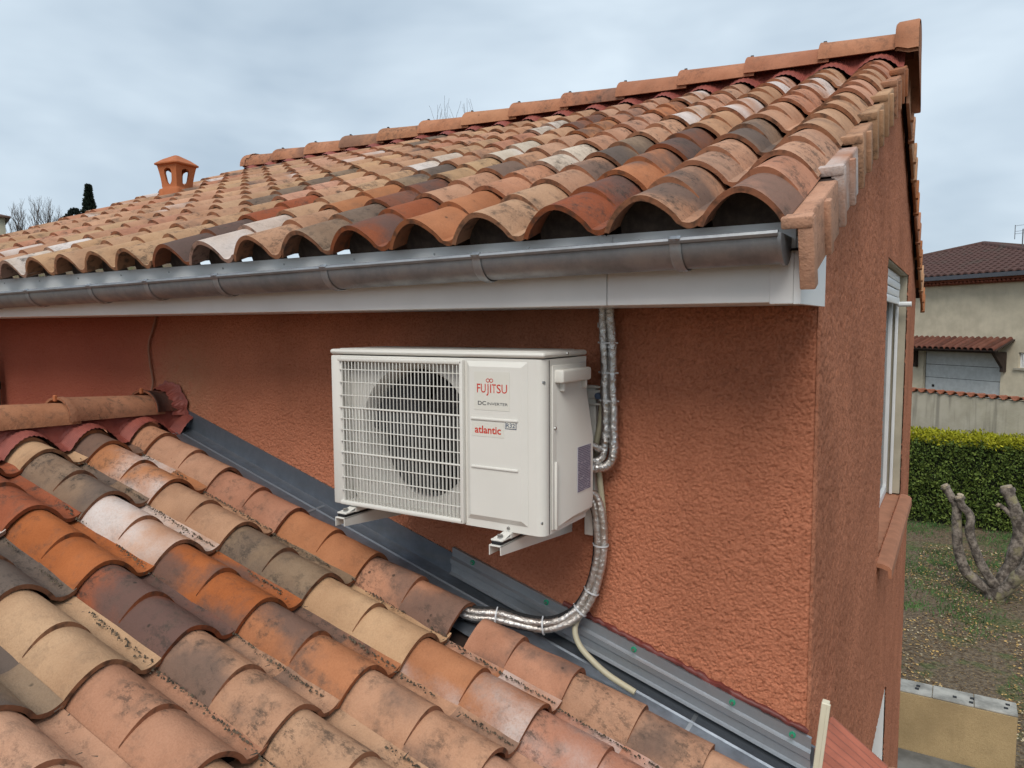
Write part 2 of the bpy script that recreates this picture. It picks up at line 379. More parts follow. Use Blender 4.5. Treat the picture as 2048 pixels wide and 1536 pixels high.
def grid_mesh(name, P, nx, ny, mat, keep=None):
    me = bpy.data.meshes.new(name); idx = np.arange(nx*ny).reshape(nx, ny)
    q = np.stack([idx[:-1, :-1], idx[1:, :-1], idx[1:, 1:], idx[:-1, 1:]], -1).reshape(-1, 4)
    if keep is not None: q = q[keep.reshape(-1)]
    me.vertices.add(nx*ny); me.vertices.foreach_set('co', P.astype(np.float32).reshape(-1))
    me.loops.add(q.size); me.loops.foreach_set('vertex_index', q.reshape(-1).astype(np.int32))
    me.polygons.add(len(q)); me.polygons.foreach_set('loop_start', np.arange(0, q.size, 4, dtype=np.int32))
    me.update(calc_edges=True); me.polygons.foreach_set('use_smooth', np.ones(len(q), bool)); me.materials.append(mat); me.validate(); return me
# front wall (under the eave), real relief of the render
dx = 0.0035; X0, X1, Z0, Z1 = -5.1, 0.0, -1.5, 0.12
nx = int((X1-X0)/dx)+1; nz = int((Z1-Z0)/dx)+1
gx, gz = np.meshgrid(np.linspace(X0, X1, nx), np.linspace(Z0, Z1, nz), indexing='ij')
h = crepi(gx-X0, gz-Z0, 3, 0.0054)
edge = np.clip((X1-gx)/0.012, 0, 1)
P = np.stack([gx, 0.0045-0.0062*h*(0.3+0.7*edge)+0.008*(1-edge), gz], -1)
cz_ = gz[:-1, :-1]; cx_ = gx[:-1, :-1]
keepw = (cz_ > -0.60-0.289*(cx_+2.85)) | (cx_ < -2.9)
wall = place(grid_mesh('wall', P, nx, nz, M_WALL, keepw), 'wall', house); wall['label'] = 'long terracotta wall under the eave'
# gable wall with window opening
WY0, WY1, WZ0, WZ1 = 2.10, 3.84, -1.26, 0.336
dg = 0.0085; GY1, GZ0, GZ1 = 4.9, -5.0, 1.34
ny = int(round(GY1/dg))+1; nz = int(round((GZ1-GZ0)/dg))+1
gy, gz = np.meshgrid(np.linspace(0, GY1, ny), np.linspace(GZ0, GZ1, nz), indexing='ij')
h = crepi(gy, gz-GZ0, 31, 0.011)
edge = np.clip(gy/0.012, 0, 1)
P = np.stack([-0.004+0.0080*h*(0.3+0.7*edge)-0.003*(1-edge), gy, gz], -1)
cyv = (gy[:-1, :-1]+gy[1:, 1:])/2; czv = (gz[:-1, :-1]+gz[1:, 1:])/2
rk = np.minimum(0.225+0.40*(cyv+0.47), 0.225+0.40*(5.31-cyv)) - 0.05
keep = (czv < rk) & ~((cyv > WY0) & (cyv < WY1) & (czv > WZ0) & (czv < WZ1)) & ~((cyv > 2.1) & (cyv < 3.1) & (czv < -2.37))
gw = place(grid_mesh('gable_wall', P, ny, nz, M_GABLE, keep), 'gable_wall', house); gw['label'] = 'narrow gable wall with the shuttered window'
mb = MB(); mb.box((-5.35, 0.16, -5), (-0.22, 4.85, 0.1)); mb.box((-5.35, 0.03, -5), (-0.03, 0.16, 0.1)); mb.box((-0.22, 4.7, -5), (-0.012, 4.898, 0.1))
mb.box((-0.22, 0.16, -5), (-0.012, 2.08, -1.5)); mb.box((-0.22, 3.12, -5), (-0.012, 4.7, -2.2))
mb.build('wall_core', M_GABLE, house, 0)

# window in the gable
win = MB()
win.box((-0.30, WY1-0.006, WZ0), (-0.004, WY1+0.05, WZ1)); win.box((-0.30, WY0-0.05, WZ0), (-0.004, WY0+0.004, WZ1)); win.box((-0.30, WY0, WZ1-0.004), (-0.004, WY1, WZ1+0.05))
wr = win.build('window', M_REVEAL, house, 0)
mb = MB()
for (a, b) in (((-0.135, WY0, WZ0), (-0.088, WY0+0.06, WZ1)), ((-0.135, WY1-0.06, WZ0), (-0.088, WY1-0.008, WZ1)), ((-0.130, 2.93, WZ0+0.05), (-0.090, 3.0, WZ1)), ((-0.135, WY0+0.06, WZ0), (-0.088, WY1-0.06, WZ0+0.06))): mb.rbox(a, b, 0.006, 2)
mb.build('window_frame', M_WHITE, wr)
MB().box((-0.118, WY0+0.05, WZ0+0.05), (-0.112, 2.94, WZ1)).build('pane', M_GLASS, wr, 0)
MB().box((-0.118, 2.99, WZ0+0.05), (-0.112, WY1-0.05, WZ1)).build('pane', M_GLASS, wr, 0)
for k in range(4):
    z = WZ1-0.006-0.052*(k+1)
    mb = MB(); mb.rbox((-0.062+0.004*(k % 2), WY0+0.01, z+0.003), (-0.047+0.004*(k % 2), WY1-0.07, z+0.050), 0.006, 2); mb.build('shutter_slat', M_WHITE, wr)
MB().rbox((-0.078, WY0+0.005, WZ0), (-0.045, WY0+0.035, WZ1-0.004), 0.003).build('shutter_rail', M_WHITE, wr)
MB().rbox((-0.070, WY1-0.045, WZ0), (-0.050, WY1-0.025, WZ1-0.004), 0.003).build('shutter_rail', M_WHITE, wr)
mb = MB(); mb.tube([(-0.06, WY1-0.12, 0.128), (0.035, WY1-0.12, 0.128)], 0.018, 10); mb.build('shutter_stop', M_WHITE, wr)
mb = MB()
sp = [(-0.12, -1.262), (0.035, -1.275), (0.062, -1.285), (0.075, -1.30), (0.077, -1.345), (0.062, -1.345), (0.057, -1.308), (0.03, -1.298), (-0.12, -1.285)]
mb.prism([(x, z) for x, z in sp], 1, WY0-0.05, WY1+0.06); mb.build('sill', simple('sill_clay', (0.36, 0.155, 0.085), 0.85, 0.12, 12, 0.15, 100), wr, 25)
# ground-floor opening under the window, glimpsed at the foot of the gable
mb = MB(); mb.box((-0.30, 3.09, -5), (-0.004, 3.13, -2.37)); mb.box((-0.30, 2.1, -2.37), (-0.004, 3.1, -2.33)); lo = mb.build('doorway', M_WHITE, house, 0)
MB().box((-0.20, 2.1, -5), (-0.17, 3.09, -2.37)).build('door_leaf', M_BLACK, lo, 0)

# ------------------------------------------------------------------ upper roof
SLU = math.atan(0.40); cU, sU = math.cos(SLU), math.sin(SLU)
uU, upU, nU = Vector((1, 0, 0)), Vector((0, cU, sU)), Vector((0, -sU, cU))
EY, EZ = -0.47, 0.225          # eave line of the tile bed
RY = 2.42; RZ = EZ+0.40*(RY-EY)
XL = -5.25
mb = MB()
mb.add([(XL, EY+0.10, EZ+0.026), (0.03, EY+0.10, EZ+0.026), (0.03, RY, RZ-0.02), (XL, RY, RZ-0.02), (0.03, 2*RY-EY, EZ-0.012), (XL, 2*RY-EY, EZ-0.012)], [(0, 1, 2, 3), (3, 2, 4, 5)])
roof = mb.build('roof', M_UNDER, house, 0); roof['label'] = 'low pitched roof of weathered canal tiles above the long wall'
PU = 0.239; EXP = 0.42; CX0 = -0.100
upper_edge = tile_mesh('upper_edge_tile', PU, 8, channel=False)
upper_meshes = [tile_mesh('upper_tile', PU, s) for s in (1, 2, 3, 4)]
ncol = 22; nrow = 8
palU = [(STRAW, .5), (TAN, .5), (TAN, .46), (PEACH, .5), (PEACH, .46), (SALM, .5), (SALM, .45), (PALE, .7), (TAN, .36), (SALM, .34), (ORS, .36), (TAN, .82), (SALM, .86), (ORS, .5), (STRAW, .42), (PEACH, .5), (BROWN, .38)]
palL = [(STRAW, .5), (STRAW, .5), (STRAW, .46), (TAN, .5), (TAN, .5), (PEACH, .5), (GREY, .40), (TAN, .86), (SALM, .5), (TAN, .34), (PEACH, .5)]
eave = {0: (SALM, .36), 1: (TAN, .34), 2: (BRICK, .26), 3: (STRAW, .5), 4: (ORS, .5), 5: (BRICK, .24), 6: (GREY, .40), 7: (TAN, .5), 8: (PALE, .9), 9: (BROWN, .14), 10: (STRAW, .5), 11: (STRAW, .5), 12: (STRAW, .5), 13: (STRAW, .5), 14: (PALE, .82)}
row1 = {0: (PEACH, .46), 1: (PEACH, .42), 2: (ORS, .32), 3: (TAN, .36), 4: (SALM, .5), 5: (TAN, .5), 6: (BROWN, .22), 7: (ORS, .5), 8: (STRAW, .5), 9: (BRICK, .5), 10: (STRAW, .5), 11: (TAN, .4)}
row2 = {0: (TAN, .4), 1: (GREY, .3), 2: (BROWN, .3), 3: (GREY, .3), 4: (PALE, .9), 5: (TAN, .3), 6: (STRAW, .5), 7: (GREY, .32)}
for r_ in range(nrow):
    for c_ in range(ncol):
        x = CX0 - PU*c_; s = EXP*r_
        y = EY + s*cU; z = EZ + s*sU
        if y > RY-0.2: continue
        pal = palU if c_ < 9+rng.randint(-2, 2) else palL
        col, al = {0: eave, 1: row1, 2: row2}.get(r_, {}).get(c_, rng.choice(pal))
        L_over = y + 0.47*cU > RY+0.02
        m4 = frame(uU, upU, nU, Vector((x, y, z)))
        if L_over: m4 = m4 @ Matrix.Diagonal((1, max(0.3, (RY-0.03-y)/(0.47*cU)), 1, 1))
        put_tile(upper_edge if c_ == 0 else rng.choice(upper_meshes), roof, m4, col, al)
# mortar filler set back under each eave arch
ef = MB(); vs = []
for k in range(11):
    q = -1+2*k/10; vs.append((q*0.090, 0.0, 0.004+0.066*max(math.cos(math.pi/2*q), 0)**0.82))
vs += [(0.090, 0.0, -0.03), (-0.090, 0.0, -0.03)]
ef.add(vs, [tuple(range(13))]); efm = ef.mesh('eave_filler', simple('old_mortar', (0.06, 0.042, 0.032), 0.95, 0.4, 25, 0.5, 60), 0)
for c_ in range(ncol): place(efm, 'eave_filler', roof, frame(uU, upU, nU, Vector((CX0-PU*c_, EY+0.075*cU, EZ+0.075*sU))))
# verge tiles: flat top and a deep drop over the gable, with a rib half way
def verge_mesh(name, sg, L=0.395):
    mb = MB(); 
    def B(a, b): 
        x0, x1 = sorted((sg*a[0], sg*b[0])); mb.rbox((x0, a[1], a[2]), (x1, b[1], b[2]), 0.004, 2)
    B((-0.004, 0, 0.052), (0.050, L, 0.068)); B((0.034, 0.001, -0.078), (0.0515, L-0.001, 0.066))
    B((0.030, -0.008, -0.090), (0.064, 0.026, 0.071)); B((-0.004, -0.0105, 0.050), (0.0620, 0.024, 0.0765))
    B((0.045, 0.190, -0.074), (0.066, 0.222, 0.060))
    me = mb.mesh(name, M_TILE, 30); return me
VM = [verge_mesh('verge_tile', 1), verge_mesh('verge_tile_far', -1)]
palV = [(PEACH, .5), (SALM, .80), (TAN, .5), (STRAW, .5), (STRAW, .46), (SALM, .46), (ORS, .4)]
tilt = Matrix.Rotation(R(-2.2), 4, 'X')
MB().add([(0.018, EY+0.06, EZ-0.06), (0.018, RY, RZ-0.085), (0.018, RY, RZ-0.02), (0.018, EY+0.06, EZ-0.012), (-0.01, EY+0.06, EZ-0.06), (-0.01, RY, RZ-0.085)], [(0, 1, 2, 3), (0, 1, 5, 4)]).build('verge_gap_shade', M_UNDER, roof, 0, fixn=False)  # dark strip added as painted shade, blackens the gaps between verge tiles
sv = [0.0, 0.49, 0.92, 1.35, 1.78, 2.21, 2.64]
for k, s in enumerate(sv):
    m4 = frame(uU, upU, nU, Vector((-0.008, EY+0.01+s*cU, EZ-0.064+0.010*s+s*sU))) @ tilt
    if k == 0: m4 = m4 @ Matrix.Diagonal((1, 1.16, 1, 1))
    o = place(VM[0], 'verge_tile', roof, m4); o.color = (*jit(palV[k % len(palV)][0], 0.05), palV[k % len(palV)][1])
uF, upF, nF = Vector((-1, 0, 0)), Vector((0, -cU, sU)), Vector((0, sU, cU))
for k in range(7):
    s = 0.43*k
    m4 = frame(uF, upF, nF, Vector((-0.004, 2*RY-EY-0.01-s*cU, EZ-0.055+0.008*s+s*sU))) @ tilt
    o = place(VM[1], 'verge_tile', roof, m4); o.color = (*jit(rng.choice(palV)[0], 0.08), .5)
for k in range(7):            # left verge, rounded coping over the last column
    s = 0.43*k
    m4 = frame(uU, upU, nU, Vector((XL-0.012, EY+0.01+s*cU, EZ-0.002+s*sU)))
    o = place(upper_meshes[k % 4], 'verge_tile', roof, m4); o.color = (*jit(rng.choice(palL)[0], 0.08), .5)
# ridge tiles
def ridge_mesh(name, L, r0, r1, seed, flat=0.82, rim=True):
    """half-round cover, local x along; big end at x=0, small end at x=L, feet at z=0"""
    mb = MB(); N = 14; rings = []
    st = [(0.0, r0), (0.028, r0), (0.034, r0-0.004 if rim else r0), (L*0.5, (r0+r1)/2-0.002), (L, r1)]
    for inner in (0, 1):
        for (x, r_) in st:
            rr = r_ - (0.013 if inner else 0)
            rings.append([(x, math.cos(math.pi*k/N)*rr, max(math.sin(math.pi*k/N), 0)**0.9*rr*flat) for k in range(N+1)])
    nu = N+1; ns = len(st)
    mb.add([p for g in rings for p in g], [(i*nu+j, (i+1)*nu+j, (i+1)*nu+j+1, i*nu+j+1) for i in range(ns-1) for j in range(N)], 0)
    b = ns*nu
    mb.f += [(b+i*nu+j, b+i*nu+j+1, b+(i+1)*nu+j+1, b+(i+1)*nu+j) for i in range(ns-1) for j in range(N)]
    mb.f += [(j, j+1, b+j+1, b+j) for j in range(N)] + [((ns-1)*nu+j+1, (ns-1)*nu+j, b+(ns-1)*nu+j, b+(ns-1)*nu+j+1) for j in range(N)]
    mb.f += [(i*nu+e, b+i*nu+e, b+(i+1)*nu+e, (i+1)*nu+e) for i in range(ns-1) for e in (0, N)]
    mb.m += [1]*(len(mb.f)-len(mb.m))
    return mb.mesh(name, [M_TILE, M_EDGE], 40)
RM = ridge_mesh('ridge_tile', 0.46, 0.132, 0.114, 1, flat=0.93)
RIDC = (0.43, 0.20, 0.115)
kx = XL-0.01; k = 0
while kx < 0.0:
    L = min(0.46, 0.10-kx)
    rz = RZ+0.066+0.006*(kx+2.6)
    m4 = Matrix.Translation((kx, RY, rz)) @ Matrix.Rotation(R(1.9), 4, 'Y') @ Matrix.Diagonal((L/0.46, 1, 1, 1))
    o = place(RM, 'ridge_tile', roof, m4); o.color = (*jit(RIDC, 0.06), .40 if k in (1, 3, 8) else .5)
    mb = MB(); 
    if k: mb.rbox((kx+0.01, RY-0.012, rz+0.112), (kx+0.028, RY-0.002, rz+0.133), 0.002); mb.rbox((kx+0.012, RY+0.004, rz+0.112), (kx+0.026, RY+0.012, rz+0.129), 0.002)
    if k: mb.build('ridge_clip', M_BLACK, roof)
    kx += 0.405; k += 1
MB().box((XL+0.05, RY-0.02, RZ-0.06), (0.0, RY+0.02, RZ+0.13)).build('ridge_board', M_UNDER, roof, 0)
# rounded cap closing the left ridge end
bm = bmesh.new(); bmesh.ops.create_uvsphere(bm, u_segments=20, v_segments=12, radius=0.135)
bmesh.ops.delete(bm, geom=[v for v in bm.verts if v.co.z < -0.03 or v.co.x > 0.04], context='VERTS')
for v in bm.verts: v.co = Vector((XL+0.06+v.co.x*0.8, RY+v.co.y, RZ+0.052+v.co.z*0.92))
mb = MB().bm(bm); bm.free(); o = mb.build('ridge_end', [M_TILE], roof, 50); o.color = (*RIDC, .5)
# right ridge end: saddle with drooping skirts
def saddle():
    mb = MB(); N = 16; prof = []
    for k in range(N+1):
        a = math.pi*k/N; prof.append((math.cos(a)*0.15, 0.02+max(math.sin(a), 0)**0.9*0.145))
    pts = [(0.30, -0.24), (0.22, -0.10)] + prof + [(-0.152, 0.0), (-0.156, -0.02)]
    n = len(pts); xs = [-0.062, -0.05, 0.0, 0.042, 0.049]; rr = [0.94, 1.0, 1.0, 1.0, 0.97]; vs = []
    for x, q in zip(xs, rr):
        for i, (y, z) in enumerate(pts):
            drop = 1.0 if x > -0.02 else (0.0 if z < 0 else 1.0)
            zz = z*q if z > 0 else (z if x > -0.02 else 0.0 + z*0.12); vs.append((x, y*q, zz))
    mb.add(vs, [(i*n+j, (i+1)*n+j, (i+1)*n+j+1, i*n+j+1) for i in range(4) for j in range(n-1)])
    inn = [(x - (0 if i < 4 else 0), y*0.9, z-0.016) for i, (x, y, z) in [(0, p) for p in vs]]
    mb.add(inn, [(i*n+j, i*n+j+1, (i+1)*n+j+1, (i+1)*n+j) for i in range(4) for j in range(n-1)])
    b = len(vs)
    for i in (0, 4): mb.add([vs[i*n+j] for j in range(n)] + [inn[i*n+j] for j in range(n)], [(j, j+1, n+j+1, n+j) for j in range(n-1)])
    mb.add([vs[4*n+j] for j in range(n)], [tuple(range(n))])
    return mb.mesh('ridge_end', M_TILE, 40)
o = place(saddle(), 'ridge_end', roof, Matrix.Translation((0.046, RY, RZ+0.066))); o.color = (*RIDC, .5)
# pleated red closure strip under the ridge, lapping down over the tile waves
def closure(x0, x1, pitch, xc, n, parent, name='ridge_closure'):
    mb = MB(); vs = []
    for i in range(n+1):
        x = x0+(x1-x0)*i/n
        q = ((x-xc+pitch/2) % pitch) - pitch/2
        a = max(math.cos(math.pi/2*min(1, abs(q)/0.108)), 0)**0.8
        hz = 0.016+0.066*a; rip = 0.0022*(1 if i % 2 else -1)
        vs += [(x, RY-0.03, RZ+0.10), (x, RY-0.085, RZ-0.40*0.085+hz+0.022+rip), (x, RY-0.13, RZ-0.40*0.13+hz+0.012+rip), (x, RY-0.175, RZ-0.40*0.175+hz+0.004+rip)]
    mb.add(vs, [(i*4+j, (i+1)*4+j, (i+1)*4+j+1, i*4+j+1) for i in range(n) for j in range(3)])
    return mb.build(name, M_RED, parent, 60)
closure(XL+0.02, 0.03, PU, CX0, 420, roof)

# eave woodwork, fascia, soffit, gutter
fas = MB(); FY = -0.384; FZ0, FZ1 = 0.048, 0.222
fas.rbox((-5.3, FY, FZ0), (-0.4752, FY+0.012, FZ1-0.03), 0.004); fas.rbox((-0.4742, FY, FZ0), (-0.028, FY+0.012, FZ1-0.03), 0.004)
fas.rbox((-0.055, FY-0.004, FZ0-0.004), (0.0, FY+0.012, FZ1-0.03), 0.004)
fa = fas.build('fascia', M_WHITE, house); fa['label'] = 'white plastic fascia board below the gutter'
MB().rbox((-5.3, FY-0.010, FZ1-0.05), (-0.475, FY-0.002, FZ1+0.012), 0.002).rbox((-0.471, FY-0.010, FZ1-0.05), (0.004, FY-0.002, FZ1+0.012), 0.002).build('drip_edge', M_WHITE, fa)
for i in range(16):
    x = -0.05-0.33*i
    mb = MB(); mb.tube([(x, FY-0.009, FZ1-0.008), (x, FY-0.0125, FZ1-0.008)], 0.0035, 8); mb.build('screw', M_SCREW, fa)
MB().box((-5.3, FY+0.012, FZ0+0.001), (0.0, -0.006, FZ0+0.009)).build('soffit', M_WHITE, house, 0)
sfe = MB(); sfe.prism([(FY-0.004, FZ0-0.004), (FY-0.004, 0.20), (-0.03, 0.23), (-0.03, FZ0-0.004)], 0, 0.0, 0.016)
sfe.build('soffit_end', M_WHITE, house, 20)
# gutter
GC_Y, GR = -0.450, 0.060
def gz_at(x): return 0.193 + 0.0118*x   # slight fall to the left
mb = MB(); XN = [-5.35, -4.0, -3.0, -2.0, -0.96, -0.955, -0.012]; N = 16; prof = []
for k in range(N+1):
    a = math.pi + math.pi*k/N; prof.append((math.cos(a)*GR, math.sin(a)*GR))
bead = [(-GR-0.002+math.cos(t)*0.008, 0.003+math.sin(t)*0.008) for t in [math.pi*(-0.1+0.28*i) for i in range(8)]]
outer = list(reversed(bead)) + prof
vs = []
for x in XN:
    kk = 1.012 if x < -0.957 else 1.0
    for (y, z) in outer: vs.append((x, GC_Y+y*kk, gz_at(x)+z*kk))
n = len(outer); mb.add(vs, [(i*n+j, (i+1)*n+j, (i+1)*n+j+1, i*n+j+1) for i in range(len(XN)-1) for j in range(n-1)])
inn = [(x, GC_Y+(y-GC_Y)*0.97, z+0.0012) for (x, y, z) in vs]
mb.add(inn, [(i*n+j, i*n+j+1, (i+1)*n+j+1, (i+1)*n+j) for i in range(len(XN)-1) for j in range(7, n-1)])
gut = mb.build('gutter', M_ZINC, house, 40, fixn=False); gut['label'] = 'half round zinc gutter along the eave'
mb = MB(); ring = [(GC_Y+math.cos(math.pi+math.pi*k/20)*(GR+0.004), gz_at(0)+math.sin(math.pi+math.pi*k/20)*(GR+0.004)) for k in range(21)] + [(GC_Y+GR+0.004, gz_at(0)+0.004), (GC_Y-GR-0.004, gz_at(0)+0.004)]
mb.prism(ring, 0, -0.014, -0.006); mb.build('gutter_end_cap', M_ZINC, gut, 30)
for x in (-0.244, -0.807, -1.387, -1.919, -2.332, -2.722, -3.224, -3.65, -4.1, -4.6):
    mb = MB(); R1 = GR+0.0035; vs = []; pr = []
    for k in range(15):
        a = math.pi + math.pi*0.98*k/14; pr.append((math.cos(a)*R1, math.sin(a)*R1))
    pr = [(-GR+0.006, 0.006), (-GR-0.002, 0.014), (-GR-0.013, 0.006)] + pr
    for (dxb, rr) in ((-0.014, 1.0), (-0.007, 1.045), (0.0, 1.0), (0.007, 1.045), (0.014, 1.0)):
        for (y, z) in pr: vs.append((x+dxb, GC_Y+y*rr, gz_at(x)+z*rr))
    n = len(pr); mb.add(vs, [(i*n+j, (i+1)*n+j, (i+1)*n+j+1, i*n+j+1) for i in range(4) for j in range(n-1)])
    mb.build('gutter_bracket', M_GALV, gut, 60)
mb = MB(); mb.rbox((-0.49, FY-0.014, FZ1-0.05), (-0.455, FY-0.010, FZ1+0.008), 0.001); mb.build('joint_plate', M_WHITE, gut)

# ------------------------------------------------------------------ lower roof
SLL = math.atan(0.289); cL, sL = math.cos(SLL), math.sin(SLL)
uL, upL, nL = Vector((0, 1, 0)), Vector((-cL, 0, sL)), Vector((sL, 0, cL))
def bedz(x): return -0.52 - 0.289*(x+2.85)
RX = -2.97; LRZ = bedz(RX)
mb = MB(); mb.add([(RX, 0.0, bedz(RX)-0.02), (RX, -3.2, bedz(RX)-0.02), (0.25, -3.2, bedz(0.25)-0.02), (0.25, 0.0, bedz(0.25)-0.02), (-6.2, 0, bedz(RX)-0.9), (-6.2, -3.2, bedz(RX)-0.9)], [(0, 1, 2, 3), (0, 4, 5, 1)])
mb.add([(0.25, -3.2, bedz(0.25)-0.02), (0.25, 0, bedz(0.25)-0.02), (0.25, 0, bedz(0.25)-0.25), (0.25, -3.2, bedz(0.25)-0.25)], [(0, 1, 2, 3)])
lroof = mb.build('lower_roof', M_UNDER, house, 0); lroof['label'] = 'lower tiled roof in the foreground sloping down to the right'
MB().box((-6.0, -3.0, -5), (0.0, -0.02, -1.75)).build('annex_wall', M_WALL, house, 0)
PL = 0.250; EX = 0.410
lower_meshes = [tile_mesh('lower_tile', PL, s, wl=0.103, Hf=0.090, amp=0.0016) for s in (11, 12, 13, 14, 15)]
edge_meshes = [tile_mesh('edge_tile', PL, s, channel=False, wl=0.102, Hf=0.092, amp=0.0016) for s in (21, 22)]
short_mesh = tile_mesh('short_tile', PL, 31, L=0.365, channel=False, wl=0.100, Hf=0.088, amp=0.003)
FX = [-2.705+EX*k for k in range(-0, 8)]      # joint rows
T = {
 (0,0): (SALM,.5), (0,1): (PEACH,.46), (0,2): (SALM,.5), (0,3): (ORS,.5), (0,4): (SALM,.36), (0,5): (SALM,.30), (0,6): (TAN,.36), (0,7): (PEACH,.5),
 (1,0): (ORS,.18), (1,1): (ORS,.80), (1,2): (TAN,.45), (1,3): (GREY,.40), (1,4): (STRAW,.5), (1,5): (ORS,.74), (1,6): (SALM,.72), (1,7): (SALM,.5),
 (2,0): (STRAW,.5), (2,1): (GREY,.36), (2,2): (PEACH,.84), (2,3): (ORNG,.30), (2,4): (ORS,.20), (2,5): (TAN,.38), (2,6): (PEACH,.5), (2,7): (TAN,.5),
 (3,0): (BRICK,.5), (3,1): (BRICK,.5), (3,2): (ORNG,.46), (3,3): (BRICK,.16), (3,4): (TAN,.36), (3,5): (STRAW,.5), (3,6): (SALM,.5),
 (4,0): (TAN,.7), (4,1): (PALE,.8), (4,2): (GREY,.14), (4,3): (STRAW,.5), (4,4): (SALM,.5), (4,5): (TAN,.62), (4,6): (TAN,.5),
 (5,2): (TAN,.4), (5,3): (GREY,.25), (5,4): (PEACH,.5), (5,5): (SALM,.5),
}
palB = [(TAN, .5), (SALM, .5), (STRAW, .5), (ORS, .4), (GREY, .35), (PEACH, .5)]
for c_ in range(11):
    y = -0.225 - PL*c_
    for r_ in range(8):
        x = FX[r_]
        col, al = T.get((c_, r_), rng.choice(palB))
        m4 = frame(uL, upL, nL, Vector((x, y, bedz(x))))
        if r_ == 0: m4 = m4 @ Matrix.Diagonal((1, 0.62, 1, 1))
        if c_ == 0:
            if r_ == 5: me = short_mesh
            else: me = edge_meshes[r_ % 2]
            if r_ == 4: m4 = m4 @ Matrix.Translation((0, 0, 0.012)) @ Matrix.Rotation(R(-1.6), 4, 'X')
        else: me = rng.choice(lower_meshes)
        put_tile(me, lroof, m4, col, al)
# lower ridge
RML = ridge_mesh('lower_ridge_tile', 0.44, 0.122, 0.104, 2)
ycuts = [(-0.155, 0.165, (0.20, 0.085, 0.06), .3), (-0.545, 0.44, (0.43, 0.205, 0.12), .44), (-0.955, 0.46, (0.45, 0.205, 0.11), .5), (-1.365, 0.46, (0.45, 0.205, 0.11), .5), (-1.775, 0.46, (0.42, 0.2, 0.11), .5), (-2.185, 0.46, (0.42, 0.2, 0.11), .5)]
for (y, L, col, al) in ycuts:
    m4 = Matrix.Translation((RX, y, LRZ+0.085)) @ Matrix.Rotation(R(90), 4, 'Z') @ Matrix.Rotation(R(1.8), 4, 'Y') @ Matrix.Diagonal((L/0.44, 1, 1, 1))
    o = place(RML, 'ridge_tile', lroof, m4); o.color = (*col, al)
    mb = MB(); mb.rbox((RX-0.008, y-0.008, LRZ+0.165), (RX+0.008, y+0.008, LRZ+0.193), 0.004, 1); o = mb.build('ridge_clip', M_TERRA, lroof)
# pleated closure below the lower ridge
mb = MB(); vs = []; n = 300
for i in range(n+1):
    y = 0.0 - 2.6*i/n; q = ((y+0.225+PL/2) % PL) - PL/2; a = max(math.cos(math.pi/2*min(1, abs(q)/0.105)), 0)**0.8
    hz = 0.022+0.080*a + (0.0022 if i % 2 else -0.0022)
    vs += [(RX+0.085, y, LRZ+0.085), (RX+0.10, y, bedz(RX+0.10)+hz*0.85+0.012), (RX+0.135, y, bedz(RX+0.135)+hz+0.006), (RX+0.175, y, bedz(RX+0.175)+hz+0.002)]
mb.add(vs, [(i*4+j, (i+1)*4+j, (i+1)*4+j+1, i*4+j+1) for i in range(n) for j in range(3)]); mb.build('ridge_closure', M_RED, lroof, 60)
# red flashing collar where the ridge meets the wall
mb = MB(); N = 26; vs = []
for (yy, rr) in ((-0.012, 0.142), (-0.018, 0.122), (-0.075, 0.106)):
    for k in range(N+1):
        a = -0.25+(math.pi+0.5)*k/N; w = rr*(1+0.04*math.sin(k*2.3)+0.03*math.sin(k*5.1)); vs.append((RX+math.cos(a)*w, yy+0.004*math.sin(k*1.7), LRZ+0.085+math.sin(a)*w*0.92))
mb.add(vs, [(i*(N+1)+k, (i+1)*(N+1)+k, (i+1)*(N+1)+k+1, i*(N+1)+k+1) for i in range(2) for k in range(N)]); mb.build('ridge_collar', M_RED, lroof, 60)
# zinc flashing: pan, upstand, cover strip
fl = MB(); x0, x1 = -2.90, 0.02
def fz(x): return bedz(x)+0.030
fl.add([(x0, 0.012, fz(x0)+0.085), (x0, -0.006, fz(x0)+0.088), (x0, -0.010, fz(x0)+0.006), (x0, -0.020, fz(x0)), (x0, -0.060, fz(x0)-0.002), (x0, -0.066, fz(x0)+0.001), (x0, -0.072, fz(x0)-0.004), (x0, -0.20, fz(x0)-0.016), (x0, -0.24, fz(x0)-0.03),
        (x1, 0.012, fz(x1)+0.085), (x1, -0.006, fz(x1)+0.088), (x1, -0.010, fz(x1)+0.006), (x1, -0.020, fz(x1)), (x1, -0.060, fz(x1)-0.002), (x1, -0.066, fz(x1)+0.001), (x1, -0.072, fz(x1)-0.004), (x1, -0.20, fz(x1)-0.016), (x1, -0.24, fz(x1)-0.03)],
       [(j, j+1, 9+j+1, 9+j) for j in range(8)])
flash = fl.build('flashing', M_ZINCD, house, 30, fixn=False); flash['label'] = 'dark zinc flashing in the angle of wall and lower roof'
for xs_ in (-2.82, -1.93, -0.98, -0.33):
    MB().add([(xs_, -0.012, fz(xs_)+0.002), (xs_+0.012, -0.012, fz(xs_+0.012)+0.002), (xs_+0.012, -0.13, fz(xs_+0.012)-0.006), (xs_, -0.13, fz(xs_)-0.006)], [(0, 1, 2, 3)]).build('seam', M_GALV, flash, 0)
cs = MB(); x0, x1 = -1.262, 0.012
prof = [(-0.004, 0.094), (-0.016, 0.094), (-0.0175, 0.062), (-0.030, 0.056), (-0.031, 0.038), (-0.024, 0.032), (-0.026, 0.006), (-0.040, 0.000)]
prof = [(a, b+0.022) for a, b in prof]
n = len(prof); cs.add([(x0, a, fz(x0)+b) for a, b in prof] + [(x1, a, fz(x1)+b) for a, b in prof], [(j, j+1, n+j+1, n+j) for j in range(n-1)])
strip = cs.build('cover_strip', M_GALV, flash, 25, fixn=False)
